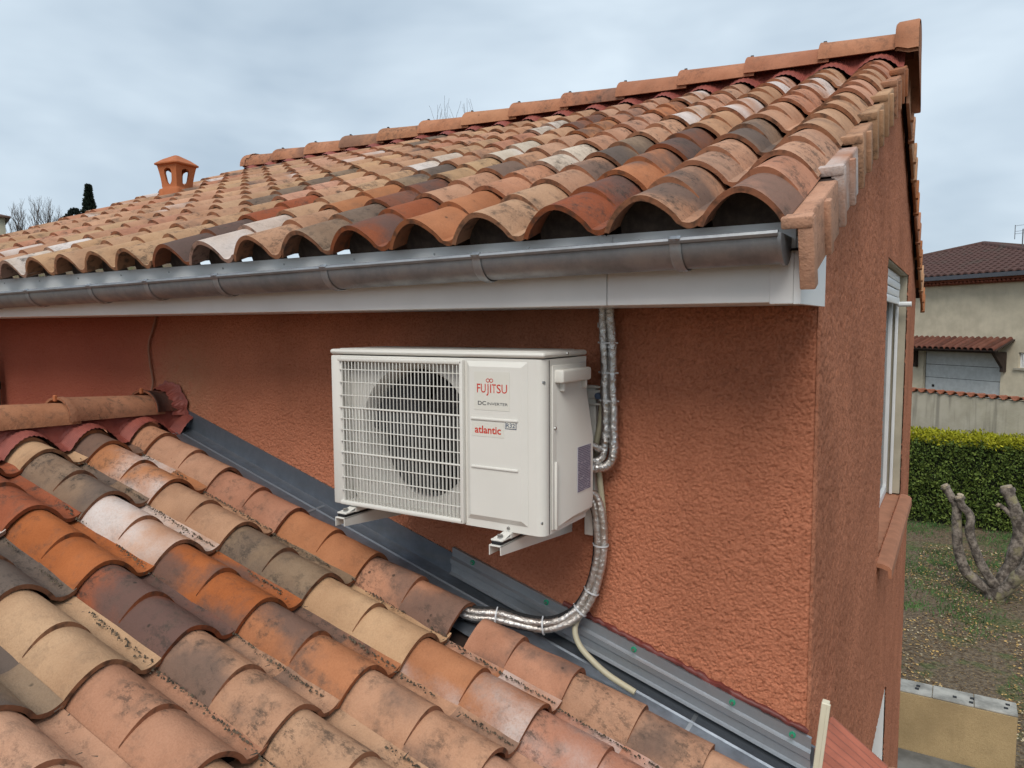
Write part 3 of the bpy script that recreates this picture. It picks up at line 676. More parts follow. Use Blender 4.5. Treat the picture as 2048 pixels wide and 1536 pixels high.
for xs_ in (-1.17, -0.86, -0.535, -0.215, -0.04):
    z = fz(xs_)+0.100; mb = MB(); mb.tube([(xs_, -0.016, z), (xs_, -0.020, z)], 0.0095, 12); mb.tube([(xs_, -0.020, z), (xs_, -0.025, z)], 0.0045, 6, 1); mb.build('screw', [M_GREEN, M_SCREW], flash)
mb = MB(); mb.box((-0.48, -0.115, fz(-0.48)-0.006), (-0.25, -0.108, fz(-0.25)+0.004)); 
# red pleated apron around the corner and the cut tile at its edge
ap = MB(); vs = []; n = 26
for i in range(n+1):
    t = i/n; y = -0.20+0.62*t; rp = 0.004*(1 if i % 2 else -1)
    vs += [(-0.13, min(y, -0.03), -1.325+rp), (0.012, y, -1.315+rp-0.02*t), (0.10, y-0.02, -1.335+rp-0.05*t), (0.19, y-0.06, -1.365+rp-0.06*t)]
ap.add(vs, [(i*4+j, (i+1)*4+j, (i+1)*4+j+1, i*4+j+1) for i in range(n) for j in range(3)])
ap.build('red_apron', simple('terracotta_apron', (0.36, 0.115, 0.07), 0.7, 0.15, 12), lroof, 30)
o = MB().rbox((0.185, -0.30, -1.44), (0.34, 0.30, -1.385), 0.02, 3).build('edge_coping', M_TILE, lroof, 40); o.color = (*PEACH, .5)
mb = MB(); rr = random.Random(3); pts = []
for i in range(60):
    x = -0.80+0.80*i/59; pts.append((x, -0.002, fz(x)+0.122+rr.uniform(-0.004, 0.004)))
mb.tube(pts, [rr.uniform(0.007, 0.013) for _ in pts], 6); mb.build('red_sealant', simple('sealant', (0.13, 0.030, 0.024), 0.5, 0.2, 20), flash, 60)
# debris caught in the channels
mb = MB(); rr = random.Random(5)
for k in range(230):
    c_ = rr.randint(1, 6); x = rr.uniform(-2.6, -0.5); y = -0.225-PL*c_+0.125+rr.gauss(0, 0.012); p = Vector((x, y, bedz(x)+0.026)); a = rr.uniform(0, 6.28); L = rr.uniform(0.006, 0.022); w = rr.uniform(0.0015, 0.0045)
    d = Vector((math.cos(a), math.sin(a), rr.uniform(-0.4, 0.2))); e = Vector((-math.sin(a), math.cos(a), 0))*w
    if rr.random() < 0.2 or abs(((x-FX[0]) % EX)) < 0.1: mb.add([p-e, p+e, p+d*L+e*0.3+Vector((0, 0, 0.003)), p+d*L-e*0.3+Vector((0, 0, 0.003))], [(0, 1, 2, 3)])
o = mb.build('dry_debris', M_LEAFDEBRIS, lroof, 0, fixn=False); o['kind'] = 'stuff'
mb = MB()
for c_ in range(0, 8):
    x = -2.72
    while x < 0.1:
        x += rr.uniform(0.002, 0.010)
        den = mnoise.noise(Vector((x*5.0, c_*3.1, 0.7)))
        if den < -0.12: continue
        y = -0.225-PL*c_-0.103-abs(rr.gauss(0, 0.007+0.010*max(den, 0))); sz = rr.uniform(0.002, 0.006)
        jt = ((x-FX[0]) % EX)/EX; p = Vector((x, y, bedz(x)+0.019+0.012*(jt-0.7)))
        a = rr.uniform(0, 6.28); q = [p+Vector((math.cos(a+k*1.57)*sz*rr.uniform(0.6, 1.5), math.sin(a+k*1.57)*sz*rr.uniform(0.5, 1), -0.002)) for k in range(4)]
        mb.add(q+[p+Vector((0, 0, sz*rr.uniform(0.5, 1.1)))], [(0, 1, 4), (1, 2, 4), (2, 3, 4), (3, 0, 4)])
o = mb.build('moss_and_grit', simple('moss_grit', (0.085, 0.066, 0.045), 0.95, 0.5, 30), lroof, 0, fixn=False); o['kind'] = 'stuff'

# covering of the two slopes that face away, as plain waves of tiles
def wave_sheet(name, origin, across, down, nrm, width, length, parent, col):
    mb = MB(); per = 10; nc = int(width/0.245); vs = []; rows = int(length/0.41)
    for r_ in range(rows):
        for (t, lift) in ((0.0, 0.0), (0.41, 0.016)):
            for i in range(nc*per+1):
                q = ((i % per)/per-0.5)*0.245; a = max(math.cos(math.pi/2*min(1, abs(q)/0.10)), 0)**0.82
                vs.append(origin+across*(i*0.245/per)+down*(r_*0.41+t)+nrm*(0.006+0.075*a+lift))
    n = nc*per+1; mb.add(vs, [(k*n+i, k*n+i+1, (k+1)*n+i+1, (k+1)*n+i) for k in range(rows*2-1) for i in range(n-1)])
    o = mb.build(name, M_TILE, parent, 40, fixn=False); o.color = (*col, .46); o['kind'] = 'stuff'
wave_sheet('far_slope_tiles', Vector((-0.02, RY+0.06, RZ-0.02)), Vector((-1, 0, 0)), Vector((0, cU, -sU)), Vector((0, sU, cU)), 5.2, 3.05, roof, TAN)
dl = Vector((-1, 0, -0.2724)).normalized()
wave_sheet('far_slope_tiles', Vector((RX-0.06, -0.02, LRZ-0.02)), Vector((0, -1, 0)), dl, Vector((-dl.z*-1, 0, -dl.x)).normalized(), 3.1, 3.2, lroof, SALM)

# ------------------------------------------------------------------ chimney cowl on the roof
cw_x, cw_y = -4.74, 1.30; cw_z = EZ+0.40*(cw_y-EY)+0.055
cow = empty('roof_cowl', (cw_x, cw_y, cw_z), 'orange terracotta lantern vent cowl standing on the upper roof', 'chimney cowl')
def T4(b0, b1, z0, z1, inner=0.0, mb=None): pass
CM = Matrix.Translation((cw_x, cw_y, cw_z-0.01)) @ Matrix.Rotation(R(8), 4, 'Z') @ Matrix.Diagonal((0.72, 0.72, 0.84, 1))
mb = MB(); 
def sq(h, z, r=0.25, n=5):
    out = []
    for q in range(4):
        cxq, cyq = [(1, 1), (-1, 1), (-1, -1), (1, -1)][q]; rad = h*r
        for k in range(n):
            a = math.pi/2*q + math.pi/2*k/(n-1); out.append(CM @ Vector((cxq*(h-rad)+math.cos(a)*rad, cyq*(h-rad)+math.sin(a)*rad, z)))
    return out
def loft(mb, rings, cap=(True, True), mi=0):
    n = len(rings[0]); mb.add([p for g in rings for p in g], [(i*n+j, i*n+(j+1) % n, (i+1)*n+(j+1) % n, (i+1)*n+j) for i in range(len(rings)-1) for j in range(n)] + ([tuple(range(n))[::-1]] if cap[0] else []) + ([tuple((len(rings)-1)*n+j for j in range(n))] if cap[1] else []), mi)
loft(mb, [sq(0.137, -0.10), sq(0.137, 0.035), sq(0.130, 0.05), sq(0.112, 0.056), sq(0.108, 0.07)]); mb.build('cowl_base', M_TERRA, cow)
# body: four corner posts leave an arched opening in each face
mb = MB(); NZ = 14
for q in range(4):
    Q = Matrix.Rotation(R(90*q), 4, 'Z'); W = []
    for i in range(NZ+1):
        z = 0.068+0.19*i/NZ; h = 0.104+0.030*(i/NZ)**1.6
        t = (i-1.5)/(NZ-3.5); 
        if t < 0 or t > 1: ow = 0.0
        else: ow = (0.034+0.022*t)*(max(0, 1-abs(2*t-1)**4))**0.5
        W.append((z, h, ow))
    for sg in (-1, 1):
        vs = []
        for (z, h, ow) in W:
            for (a, d) in ((sg*h, h), (sg*ow, h), (sg*ow, h-0.022), (sg*(h-0.022), h-0.022)): vs.append(CM @ Q @ Vector((a, d, z)))
        mb.add(vs, [(i*4+j, (i+1)*4+j, (i+1)*4+(j+1) % 4, i*4+(j+1) % 4) for i in range(NZ) for j in range(3)] )
mb.build('cowl_body', M_TERRA, cow, 40)
mb = MB(); loft(mb, [sq(0.132, 0.252), sq(0.162, 0.262), sq(0.163, 0.272), sq(0.10, 0.312, 0.15), sq(0.02, 0.352, 0.3)]); mb.build('cowl_cap', M_TERRA, cow, 20)

# ------------------------------------------------------------------ outdoor unit
AX0, AX1, AF, AB, AT, ABt = -1.49, -0.662, -0.391, -0.118, -0.100, -0.611
ac = empty('outdoor_unit', (-1.08, -0.25, ABt), 'cream white heat pump outdoor unit with fan grille hung on the terracotta wall', 'heat pump')
def casing():
    # hollow front: left frame, bottom, top strip, right front panel with a rounded corner, side, back
    mb = MB(); r = 0.026
    arc = [(AX1-r+math.sin(a)*r, AF+r-math.cos(a)*r) for a in [math.pi/2*k/7 for k in range(8)]]
    pl = [(-0.936, AF), (AX1-r-0.001, AF)] + arc + [(AX1, AB), (-0.936, AB)]
    mb.prism(pl, 2, ABt, AT)
    mb.rbox((AX0, AF, ABt), (-1.440, AB, AT), 0.006, 2)
    mb.box((-1.446, AF+0.0005, ABt+0.0005), (-0.935, AF+0.02, -0.602)); mb.box((-1.446, AF+0.0005, -0.112), (-0.935, AF+0.02, AT-0.0005))
    mb.box((-1.446, AF+0.02, ABt+0.001), (-0.935, AB, -0.596))
    return mb.build('casing', M_AC, ac, 30)
casing()
mb = MB(); mb.rbox((AX0-0.002, AF-0.004, AT+0.003), (AX1+0.003, AB+0.004, -0.0795), 0.009, 3); mb.rbox((AX0+0.025, AF+0.02, -0.081), (AX1-0.03, AB-0.02, -0.0775), 0.0015, 1); mb.build('top_panel', M_AC, ac, 40)
MB().box((-1.44, -0.145, -0.60), (-0.937, -0.135, -0.11)).build('coil', M_FIN, ac, 0)
# fan shroud plate with round bell mouth
mb = MB(); fc = Vector((-1.166, 0, -0.355)); FRD = 0.212; N = 48; yb = AF+0.045; vs = []
L0, L1, B0, B1 = -1.439, -0.937, -0.600, -0.110
for k in range(N):
    a = 2*math.pi*k/N; d = Vector((math.cos(a), math.sin(a))); s = min(((L1-fc.x) if d.x > 0 else (L0-fc.x))/d.x if abs(d.x) > 1e-6 else 9, ((B1-fc.z) if d.y > 0 else (B0-fc.z))/d.y if abs(d.y) > 1e-6 else 9)
    vs += [(fc.x+d.x*s, yb, fc.z+d.y*s), (fc.x+d.x*FRD*1.07, yb, fc.z+d.y*FRD*1.07), (fc.x+d.x*FRD*1.01, yb+0.02, fc.z+d.y*FRD*1.01), (fc.x+d.x*FRD, yb+0.10, fc.z+d.y*FRD)]
mb.add(vs, [(4*k+j, 4*((k+1) % N)+j, 4*((k+1) % N)+j+1, 4*k+j+1) for k in range(N) for j in range(3)]); mb.build('fan_shroud', M_AC, ac, 40)
fan = MB(); fan.tube([(fc.x, AF+0.055, fc.z), (fc.x, AF+0.12, fc.z)], 0.055, 20)
fo = fan.build('fan_hub', M_DARKIN, ac)
for k in range(3):
    mb = MB(); a0 = 2*math.pi*k/3+0.5; vs = []
    for i in range(8):
        r_ = 0.05+0.148*i/7
        for j in range(6):
            t = j/5; a = a0+(t-0.5)*(1.5+0.2*i/7)-0.35*i/7; vs.append((fc.x+math.cos(a)*r_, AF+0.125-0.06*t, fc.z+math.sin(a)*r_))
    mb.add(vs, [(i*6+j, (i+1)*6+j, (i+1)*6+j+1, i*6+j+1) for i in range(7) for j in range(5)]); mb.build('fan_blade', M_DARKIN, fo, 60)
MB().box((-1.43, AF+0.155, -0.595), (-0.94, AF+0.16, -0.112)).build('cavity_shade_sheet', M_BLACK, ac, 0)  # black sheet standing in for the shade inside the fan cavity
# grille
gr = MB(); g0, g1, h0, h1 = -1.446, -0.934, -0.606, -0.106
gr.rbox((g0, AF-0.016, h1-0.014), (g1, AF+0.004, h1+0.001), 0.005, 2); gr.rbox((g0, AF-0.016, h0-0.001), (g1, AF+0.004, h0+0.014), 0.005, 2)
gr.rbox((g0, AF-0.006, h0), (g0+0.010, AF+0.004, h1), 0.003, 2); gr.rbox((g1-0.013, AF-0.016, h0), (g1+0.001, AF+0.004, h1), 0.005, 2)
grf = gr.build('grille', M_ACD, ac, 40)
NV = 33; vm = MB(); vm.rbox((-0.0014, -0.0055, -0.274), (0.0014, -0.0020, h1-0.008), 0.0008, 1); vm.rbox((-0.0016, -0.0055, h0+0.008), (0.0016, 0.0015, -0.2738), 0.0008, 1); vmesh = vm.mesh('grille_bar_upright', M_ACD, 40)
for k in range(NV):
    x = g0+0.010+(g1-0.013-g0-0.010)*(k+0.6)/(NV+0.2)
    place(vmesh, 'grille_bar', grf, Matrix.Translation((x, AF-0.007, 0)))
hm = MB(); hm.rbox((g0+0.004, -0.0025, -0.0014), (g1-0.004, 0.0025, 0.0014), 0.0006, 1); hmesh = hm.mesh('grille_bar_cross', M_ACD, 40)
hm2 = MB(); hm2.rbox((g0+0.004, -0.004, -0.0024), (g1-0.004, 0.004, 0.0024), 0.001, 1); hmesh2 = hm2.mesh('grille_bar_main', M_ACD, 40)
for z, big in ((-0.147, 0), (-0.189, 0), (-0.233, 0), (-0.274, 1), (-0.312, 0), (-0.350, 0), (-0.388, 0), (-0.426, 1), (-0.468, 0), (-0.511, 0), (-0.555, 0)):
    place(hmesh2 if big else hmesh, 'grille_bar', grf, Matrix.Translation((0, AF-0.0105, z)))
# embossing on the right front panel
mb = MB()
def slab(mb, xa, xb, za, zb, y0, y1, ins):
    mb.add([(xa, y0, za), (xb, y0, za), (xb, y0, zb), (xa, y0, zb), (xa+ins, y1, za+ins), (xb-ins, y1, za+ins), (xb-ins, y1, zb-ins), (xa+ins, y1, zb-ins)], [(4, 5, 6, 7), (0, 1, 5, 4), (1, 2, 6, 5), (2, 3, 7, 6), (3, 0, 4, 7)])
slab(mb, -0.927, -0.715, -0.588, -0.108, AF-0.0005, AF-0.010, 0.016); mb.build('front_panel', M_AC, ac, 25, fixn=False)
PF = AF-0.010
for z in (-0.279, -0.424):
    mb = MB(); mb.rbox((-0.906, PF-0.004, z-0.0035), (-0.742, PF+0.002, z+0.0035), 0.002, 2); mb.build('panel_rib', M_AC, ac)
slabm = MB(); slabm.box((-0.893, PF-0.0008, -0.252), (-0.770, PF-0.0002, -0.138)); slabm.build('sticker', M_STICK, ac, 0)
MB().box((-0.902, PF-0.0008, -0.331), (-0.790, PF-0.0002, -0.289)).build('sticker', M_STICK, ac, 0)
def text_mesh(txt, x0, x1, z0, z1, y, mat, name, parent, shear=0.0, weight=0.0):
    cu = bpy.data.curves.new(name, 'FONT'); cu.body = txt; cu.resolution_u = 3; cu.offset = weight; cu.shear = shear
    o = bpy.data.objects.new(name, cu); COL.objects.link(o); dg = bpy.context.evaluated_depsgraph_get(); dg.update()
    me = bpy.data.meshes.new_from_object(o.evaluated_get(dg)); bpy.data.objects.remove(o)
    co = np.zeros(len(me.vertices)*3, np.float32); me.vertices.foreach_get('co', co); co = co.reshape(-1, 3)
    a, b = co.min(0), co.max(0); out = np.zeros_like(co)
    out[:, 0] = x0+(co[:, 0]-a[0])/(b[0]-a[0])*(x1-x0); out[:, 2] = z0+(co[:, 1]-a[1])/(b[1]-a[1])*(z1-z0); out[:, 1] = y
    me.vertices.foreach_set('co', out.reshape(-1)); me.materials.clear(); me.materials.append(mat); me.update()
    return place(me, name, parent)
yt = PF-0.0012
letters = [('F', -0.8830, -0.8710, -0.2005), ('U', -0.8690, -0.8520, -0.2005), ('J', -0.8500, -0.8420, -0.2090), ('I', -0.8365, -0.8330, -0.2005), ('T', -0.8305, -0.8160, -0.2005), ('S', -0.8140, -0.7995, -0.2005), ('U', -0.7970, -0.7780, -0.2005)]
for ch, xa, xb, zb in letters: text_mesh(ch, xa, xb, zb, -0.1745, yt, M_PRINTR, 'lettering', ac, weight=0.006)
for cx_ in (-0.8445, -0.8325):
    mb = MB(); N = 20; vs = []
    for k in range(N):
        a = 2*math.pi*k/N; vs += [(cx_+math.cos(a)*0.0068, yt, -0.1640+math.sin(a)*0.0062), (cx_+math.cos(a)*0.0046, yt, -0.1640+math.sin(a)*0.0038)]
    mb.add(vs, [(2*k, 2*((k+1) % N), 2*((k+1) % N)+1, 2*k+1) for k in range(N)]); mb.build('emblem', M_PRINTR, ac, 0, fixn=False)
text_mesh('DC', -0.880, -0.851, -0.2375, -0.2255, yt, M_PRINTD, 'lettering', ac, weight=0.012)
text_mesh('INVERTER', -0.847, -0.776, -0.2365, -0.2285, yt, M_PRINTD, 'lettering', ac, weight=0.004)
text_mesh('atlantic', -0.892, -0.800, -0.3220, -0.2990, yt, M_PRINTR, 'lettering', ac, weight=0.022)
MB().box((-0.7855, PF-0.0010, -0.3035), (-0.7475, PF-0.0004, -0.2815)).build('sticker', M_PRINTB, ac, 0)
MB().box((-0.7835, PF-0.0014, -0.3015), (-0.7495, PF-0.0009, -0.2835)).build('sticker', M_STICK, ac, 0)
text_mesh('R32', -0.7815, -0.7515, -0.2990, -0.2860, PF-0.0018, M_PRINTB, 'lettering', ac, weight=0.012)
# right side: access panel line, valve cover with hand grip
MB().box((AX1-0.001, -0.362, ABt+0.002), (AX1+0.0008, -0.3595, AT-0.003)).build('panel_joint', M_DARKIN, ac, 0)
vc = MB()
def ring(z, d, yf0, yf1, yb=-0.128):   # plan section: back plate edge -> slanted face -> outer face
    return [(AX1, yf0, z), (AX1+d, yf1, z), (AX1+d, yb-0.008, z), (AX1+d*0.7, yb, z), (AX1, yb, z)]
sec = [ring(-0.592, 0.010, -0.345, -0.315), ring(-0.572, 0.030, -0.343, -0.262), ring(-0.545, 0.033, -0.343, -0.258), ring(-0.352, 0.033, -0.343, -0.258), ring(-0.200, 0.009, -0.343, -0.318), ring(-0.193, 0.007, -0.343, -0.320)]
vs = [p for s in sec for p in s]; vc.add(vs, [(i*5+j, i*5+j+1, (i+1)*5+j+1, (i+1)*5+j) for i in range(5) for j in range(4)] + [(4, 3, 2, 1, 0), (25, 26, 27, 28, 29)])
vc.rbox((AX1, -0.350, -0.600), (AX1+0.006, -0.128, -0.118), 0.003, 2)
vco = vc.build('valve_cover', M_AC, ac, 28)
gp = MB(); gp.rbox((AX1+0.001, -0.338, -0.170), (AX1+0.034, -0.150, -0.131), 0.006, 3); gp.build('hand_grip', M_AC, vco, 40)
MB().rbox((AX1+0.001, -0.3385, -0.60), (AX1+0.013, -0.330, -0.40), 0.003).build('cover_rib', M_AC, vco)
gp = MB(); gp.rbox((AX1+0.001, -0.310, -0.196), (AX1+0.022, -0.296, -0.160), 0.004, 2); gp.rbox((AX1+0.001, -0.165, -0.196), (AX1+0.022, -0.152, -0.160), 0.004, 2); gp.build('grip_cheek', M_AC, vco, 40)
# rating plates: small printed text blocks
def plate(name, x, y0, y1, z0, z1, parent, lines, seed):
    p = MB().box((x, y0, z0), (x+0.0012, y1, z1)).build(name, simple('lilac_label', (0.40, 0.38, 0.45), 0.4, 0.03), parent, 0)
    mb = MB(); rr = random.Random(seed); n = lines; hh = (z1-z0)/n
    for k in range(n):
        z = z1-(k+0.75)*hh; y = y0+0.003
        while y < y1-0.006:
            w = rr.uniform(0.003, 0.012); e = min(y+w, y1-0.003)
            if rr.random() < 0.9: mb.add([(x+0.0018, y, z), (x+0.0018, e, z), (x+0.0018, e, z+hh*0.5), (x+0.0018, y, z+hh*0.5)], [(0, 1, 2, 3)])
            y = e+0.0015
    mb.build('fine_print', simple('plate_print', (0.12, 0.11, 0.17), 0.5), p, 0, fixn=False); return p
plate('rating_plate', AX1+0.0335, -0.246, -0.155, -0.505, -0.368, vco, 26, 1)
plate('rating_plate', AX1+0.0005, -0.166, -0.124, -0.300, -0.117, ac, 16, 2)
for (p, ax) in (((-1.428, AF-0.001, -0.6065), 1), ((-0.985, AF-0.001, -0.608), 1), ((-0.782, AF-0.001, -0.600), 1), ((AX1-0.013, AF+0.008, -0.572), 0), ((AX1-0.008, AF+0.010, -0.165), 0), ((AX1+0.003, -0.255, -0.087), 0), ((AX1+0.0065, -0.338, -0.30), 0)):
    mb = MB(); d = Vector((0, -0.004, 0)) if ax else Vector((0.0045, -0.002 if p[1] < -0.37 else 0, 0)); mb.tube([Vector(p)-d*0.5, Vector(p)+d], [0.0055, 0.0042], 8); mb.build('screw', M_SCREW, ac, 30)

# mounting bracket on the wall
br = empty('wall_bracket', (-1.08, -0.02, -0.66), 'cream steel wall bracket carrying the outdoor unit', 'bracket')
for xb in (-1.402, -0.790):
    mb = MB(); w = 0.021
    mb.rbox((xb-w, -0.455, -0.641), (xb+w, 0.0, -0.637), 0.001, 1); mb.rbox((xb-w, -0.455, -0.668), (xb-w+0.003, 0.0, -0.639), 0.001, 1)
    mb.prism([(-0.455, -0.637), (-0.455, -0.664), (0.0, -0.705), (0.0, -0.637)], 0, xb+w-0.003, xb+w)
    arm = mb.build('arm', M_ACD, br, 20)
    MB().rbox((xb-w+0.004, -0.448, -0.637), (xb+w-0.004, -0.05, -0.627), 0.002, 1).build('rubber_strip', M_BLACK, arm)
    mb = MB(); mb.prism([(xb-0.019, -0.627), (xb+0.022, -0.627), (xb+0.022, -0.612), (xb-0.010, -0.612)], 1, -0.40, -0.10); mb.rbox((xb-0.020, -0.446, -0.627), (xb+0.020, -0.395, -0.622), 0.001, 1)
    mb.add([(xb-0.020, -0.43, -0.622), (xb+0.020, -0.43, -0.622), (xb+0.020, -0.392, -0.611), (xb-0.006, -0.392, -0.611)], [(0, 1, 2, 3)]); mb.build('unit_foot', M_AC, arm, 20)
    mb = MB(); mb.tube([(xb, -0.426, -0.623), (xb, -0.426, -0.612)], 0.009, 6); mb.tube([(xb, -0.426, -0.660), (xb, -0.426, -0.640)], 0.005, 8); mb.build('bolt', M_SCREW, arm, 20)
for xb in (-1.402, -0.690):
    MB().rbox((xb-0.020, -0.030, -0.700), (xb+0.020, -0.004, -0.200), 0.003, 1).build('upright', M_ACD, br)
mb = MB(); mb.rbox((-1.45, -0.034, -0.243), (-0.620, -0.004, -0.215), 0.003, 1); mb.rbox((-1.45, -0.040, -0.263), (-0.620, -0.034, -0.257), 0.002, 1); mb.rbox((-1.45, -0.040, -0.207), (-0.620, -0.034, -0.201), 0.002, 1); mb.build('cross_rail', M_ACD, br)
MB().tube([(-0.655, -0.034, -0.232), (-0.655, -0.048, -0.232)], 0.011, 8).build('bolt', M_PRINTB, br)

# ------------------------------------------------------------------ pipes, cables and hose
def wobble(path, amp, seed):
    return [p + Vector(mnoise.noise_vector(p*14+Vector((seed, 0, 0))))*amp for p in path]
def foil_pipe(name, pts, rad, parent, seed, mat=None):
    path = wobble(spline(pts, 14), 0.003, seed); n = len(path)
    rad_ = [rad*(1+0.05*math.sin(i*1.9+seed)+0.05*mnoise.noise(Vector((i*0.9, seed, 0)))) for i in range(n)]
    mb = MB(); mb.tube(path, rad_, 14); return mb.build(name, mat or M_FOIL, parent, 75)
def tie(p, d, r1, r2, parent):
    d = Vector(d).normalized(); a = Vector((0, 1, 0)); a = (a-d*a.dot(d)).normalized(); b = d.cross(a); mb = MB(); N = 20; vs = []
    for k in range(N):
        t = 2*math.pi*k/N; q = b*math.cos(t)*r1 + a*math.sin(t)*r2
        for (e, k2) in ((-0.0025, 1.0), (0.0025, 1.0), (0.0025, 1.06), (-0.0025, 1.06)): vs.append(Vector(p)+q*k2+d*e)
    mb.add(vs, [(4*k+j, 4*((k+1) % N)+j, 4*((k+1) % N)+(j+1) % 4, 4*k+(j+1) % 4) for k in range(N) for j in range(4)])
    q = Vector(p)-b*r1; mb.tube([q, q-b*0.005+a*0.003], 0.002, 6); mb.build('cable_tie', M_TIE, parent, 40)
ub = empty('pipe_bundle', (-0.62, -0.05, -0.45), 'silver foil wrapped pipes dropping from the eave to the unit', 'pipes')
foil_pipe('insulated_pipe', [(-0.637, -0.050, 0.052), (-0.633, -0.050, -0.05), (-0.629, -0.050, -0.20), (-0.626, -0.050, -0.33), (-0.628, -0.052, -0.40), (-0.640, -0.060, -0.432), (-0.665, -0.072, -0.438), (-0.70, -0.08, -0.436)], 0.0140, ub, 1)
foil_pipe('insulated_pipe', [(-0.612, -0.048, 0.052), (-0.606, -0.048, -0.05), (-0.603, -0.048, -0.20), (-0.598, -0.048, -0.33), (-0.597, -0.050, -0.41), (-0.612, -0.058, -0.450), (-0.650, -0.075, -0.462), (-0.70, -0.09, -0.462)], 0.0150, ub, 2)
foil_pipe('insulated_pipe', [(-0.618, -0.030, 0.05), (-0.620, -0.028, -0.15), (-0.622, -0.026, -0.34), (-0.632, -0.05, -0.40), (-0.66, -0.085, -0.385), (-0.70, -0.10, -0.375)], 0.012, ub, 3)
mb = MB(); mb.tube(spline([(-0.628, -0.022, 0.05), (-0.650, -0.022, -0.25), (-0.655, -0.03, -0.42), (-0.68, -0.06, -0.46)], 8), 0.006, 8); mb.build('cable', M_BLACK, ub)
for z, x in ((-0.06, -0.622), (-0.155, -0.620), (-0.245, -0.618)): tie((x, -0.046, z), (0.03, 0, 1), 0.0305, 0.018, ub)
MB().rbox((-0.665, -0.030, -0.012), (-0.655, -0.004, 0.005), 0.002).build('clip', M_TIE, ub)
lb = empty('pipe_bundle', (-0.80, -0.10, -1.0), 'foil wrapped pipes and black cables curving down from the unit under the tiles', 'pipes')
low = [(-0.70, -0.09, -0.545), (-0.665, -0.055, -0.563), (-0.646, -0.048, -0.62), (-0.642, -0.045, -0.72), (-0.650, -0.045, -0.80), (-0.672, -0.050, -0.880), (-0.705, -0.070, -0.945), (-0.755, -0.100, -0.985), (-0.815, -0.120, -1.004), (-0.885, -0.145, -0.998), (-0.965, -0.175, -0.982), (-1.05, -0.205, -0.982), (-1.16, -0.225, -0.955)]
def shift(pts, n1, n2): 
    out = []
    for i, p in enumerate(pts):
        p = Vector(p); t = (Vector(pts[min(i+1, len(pts)-1)])-Vector(pts[max(i-1, 0)])).normalized(); s = t.cross(Vector((0, 1, 0))).normalized(); out.append(p+s*n1+Vector((0, 1, 0))*n2)
    return out
foil_pipe('insulated_pipe', shift(low, 0.0105, 0.0), 0.0122, lb, 5, M_WRAP)
foil_pipe('insulated_pipe', shift(low, -0.0105, 0.0), 0.0126, lb, 6, M_WRAP)
foil_pipe('insulated_pipe', shift(low[:7], 0.004, 0.026)+shift(low[7:], 0.004, 0.020), 0.010, lb, 7)
for k in range(4):
    mb = MB(); pp = shift(low, -0.024+0.003*(k % 2), 0.014-0.010*(k//2)); pp = pp[1:6] + [p+Vector((0, 0, -0.002-0.006*k*(i > 1))) + Vector((0, -0.008*(k > 1), 0)) for i, p in enumerate(pp[6:])]
    if k > 1: pp = [p + Vector((0, 0, -0.020*min(1, max(0, (i-5)/3)))) for i, p in enumerate(pp)]
    mb.tube(spline(pp, 8), 0.0055, 8); mb.build('cable', M_BLACK, lb)
for i, r1 in ((3, 0.0250), (5, 0.0250), (6, 0.0255), (8, 0.028), (10, 0.028)):
    p = Vector(low[i]); d = Vector(low[i+1])-Vector(low[i-1]); tie(p, d, r1, 0.022, lb)
# corrugated drain hose
hp = spline([(-0.640, -0.030, -0.205), (-0.652, -0.030, -0.32), (-0.664, -0.035, -0.40), (-0.652, -0.036, -0.50), (-0.640, -0.032, -0.62), (-0.640, -0.020, -0.74), (-0.668, -0.020, -0.86), (-0.712, -0.045, -0.96), (-0.722, -0.072, -1.01), (-0.700, -0.085, -1.055), (-0.655, -0.092, -1.090), (-0.590, -0.098, -1.125), (-0.497, -0.100, -1.158)], 26)
mb = MB(); mb.tube(hp, [0.0098*(1+(0.09 if (i % 2) else -0.05)*(1 if i < 180 else 0.35)) for i in range(len(hp))], 12)
tag(mb.build('drain_hose', M_HOSE, None, 60), 'beige corrugated drain hose ending on the zinc flashing', 'hose')
# thin cable on the wall and the downpipe at the left edge
mb = MB(); mb.tube(spline([(-3.05, -0.012, 0.05), (-3.075, -0.010, 0.0), (-3.12, -0.012, -0.09), (-3.118, -0.012, -0.18), (-3.10, -0.012, -0.27), (-3.10, -0.02, -0.32)], 8), 0.0055, 8)
tag(mb.build('wall_cable', simple('brown_cable', (0.26, 0.12, 0.07), 0.6), None), 'thin brown cable running down the wall to the lower ridge', 'cable')
dp = empty('downpipe', (-4.62, -0.06, -1.2), 'grey brown rainwater downpipe at the left edge of the wall', 'downpipe')
M_DP = simple('brown_pvc', (0.13, 0.085, 0.07), 0.4)
mb = MB(); mb.tube(spline([(-4.66, -0.38, 0.10), (-4.66, -0.34, 0.02), (-4.65, -0.16, -0.16), (-4.645, -0.075, -0.26), (-4.645, -0.065, -0.36)], 8), 0.042, 16); mb.tube([(-4.645, -0.065, -0.35), (-4.645, -0.065, -1.7)], 0.040, 16); mb.build('pipe', M_DP, dp)
mb = MB(); mb.tube([(-4.645, -0.065, -0.33), (-4.645, -0.065, -0.375)], 0.047, 16); mb.build('collar', M_BLACK, dp)
mb = MB(); mb.rbox((-4.61, -0.116, -0.362), (-4.575, -0.108, -0.342), 0.002, 1); mb.build('clamp_screw', M_SCREW, dp)
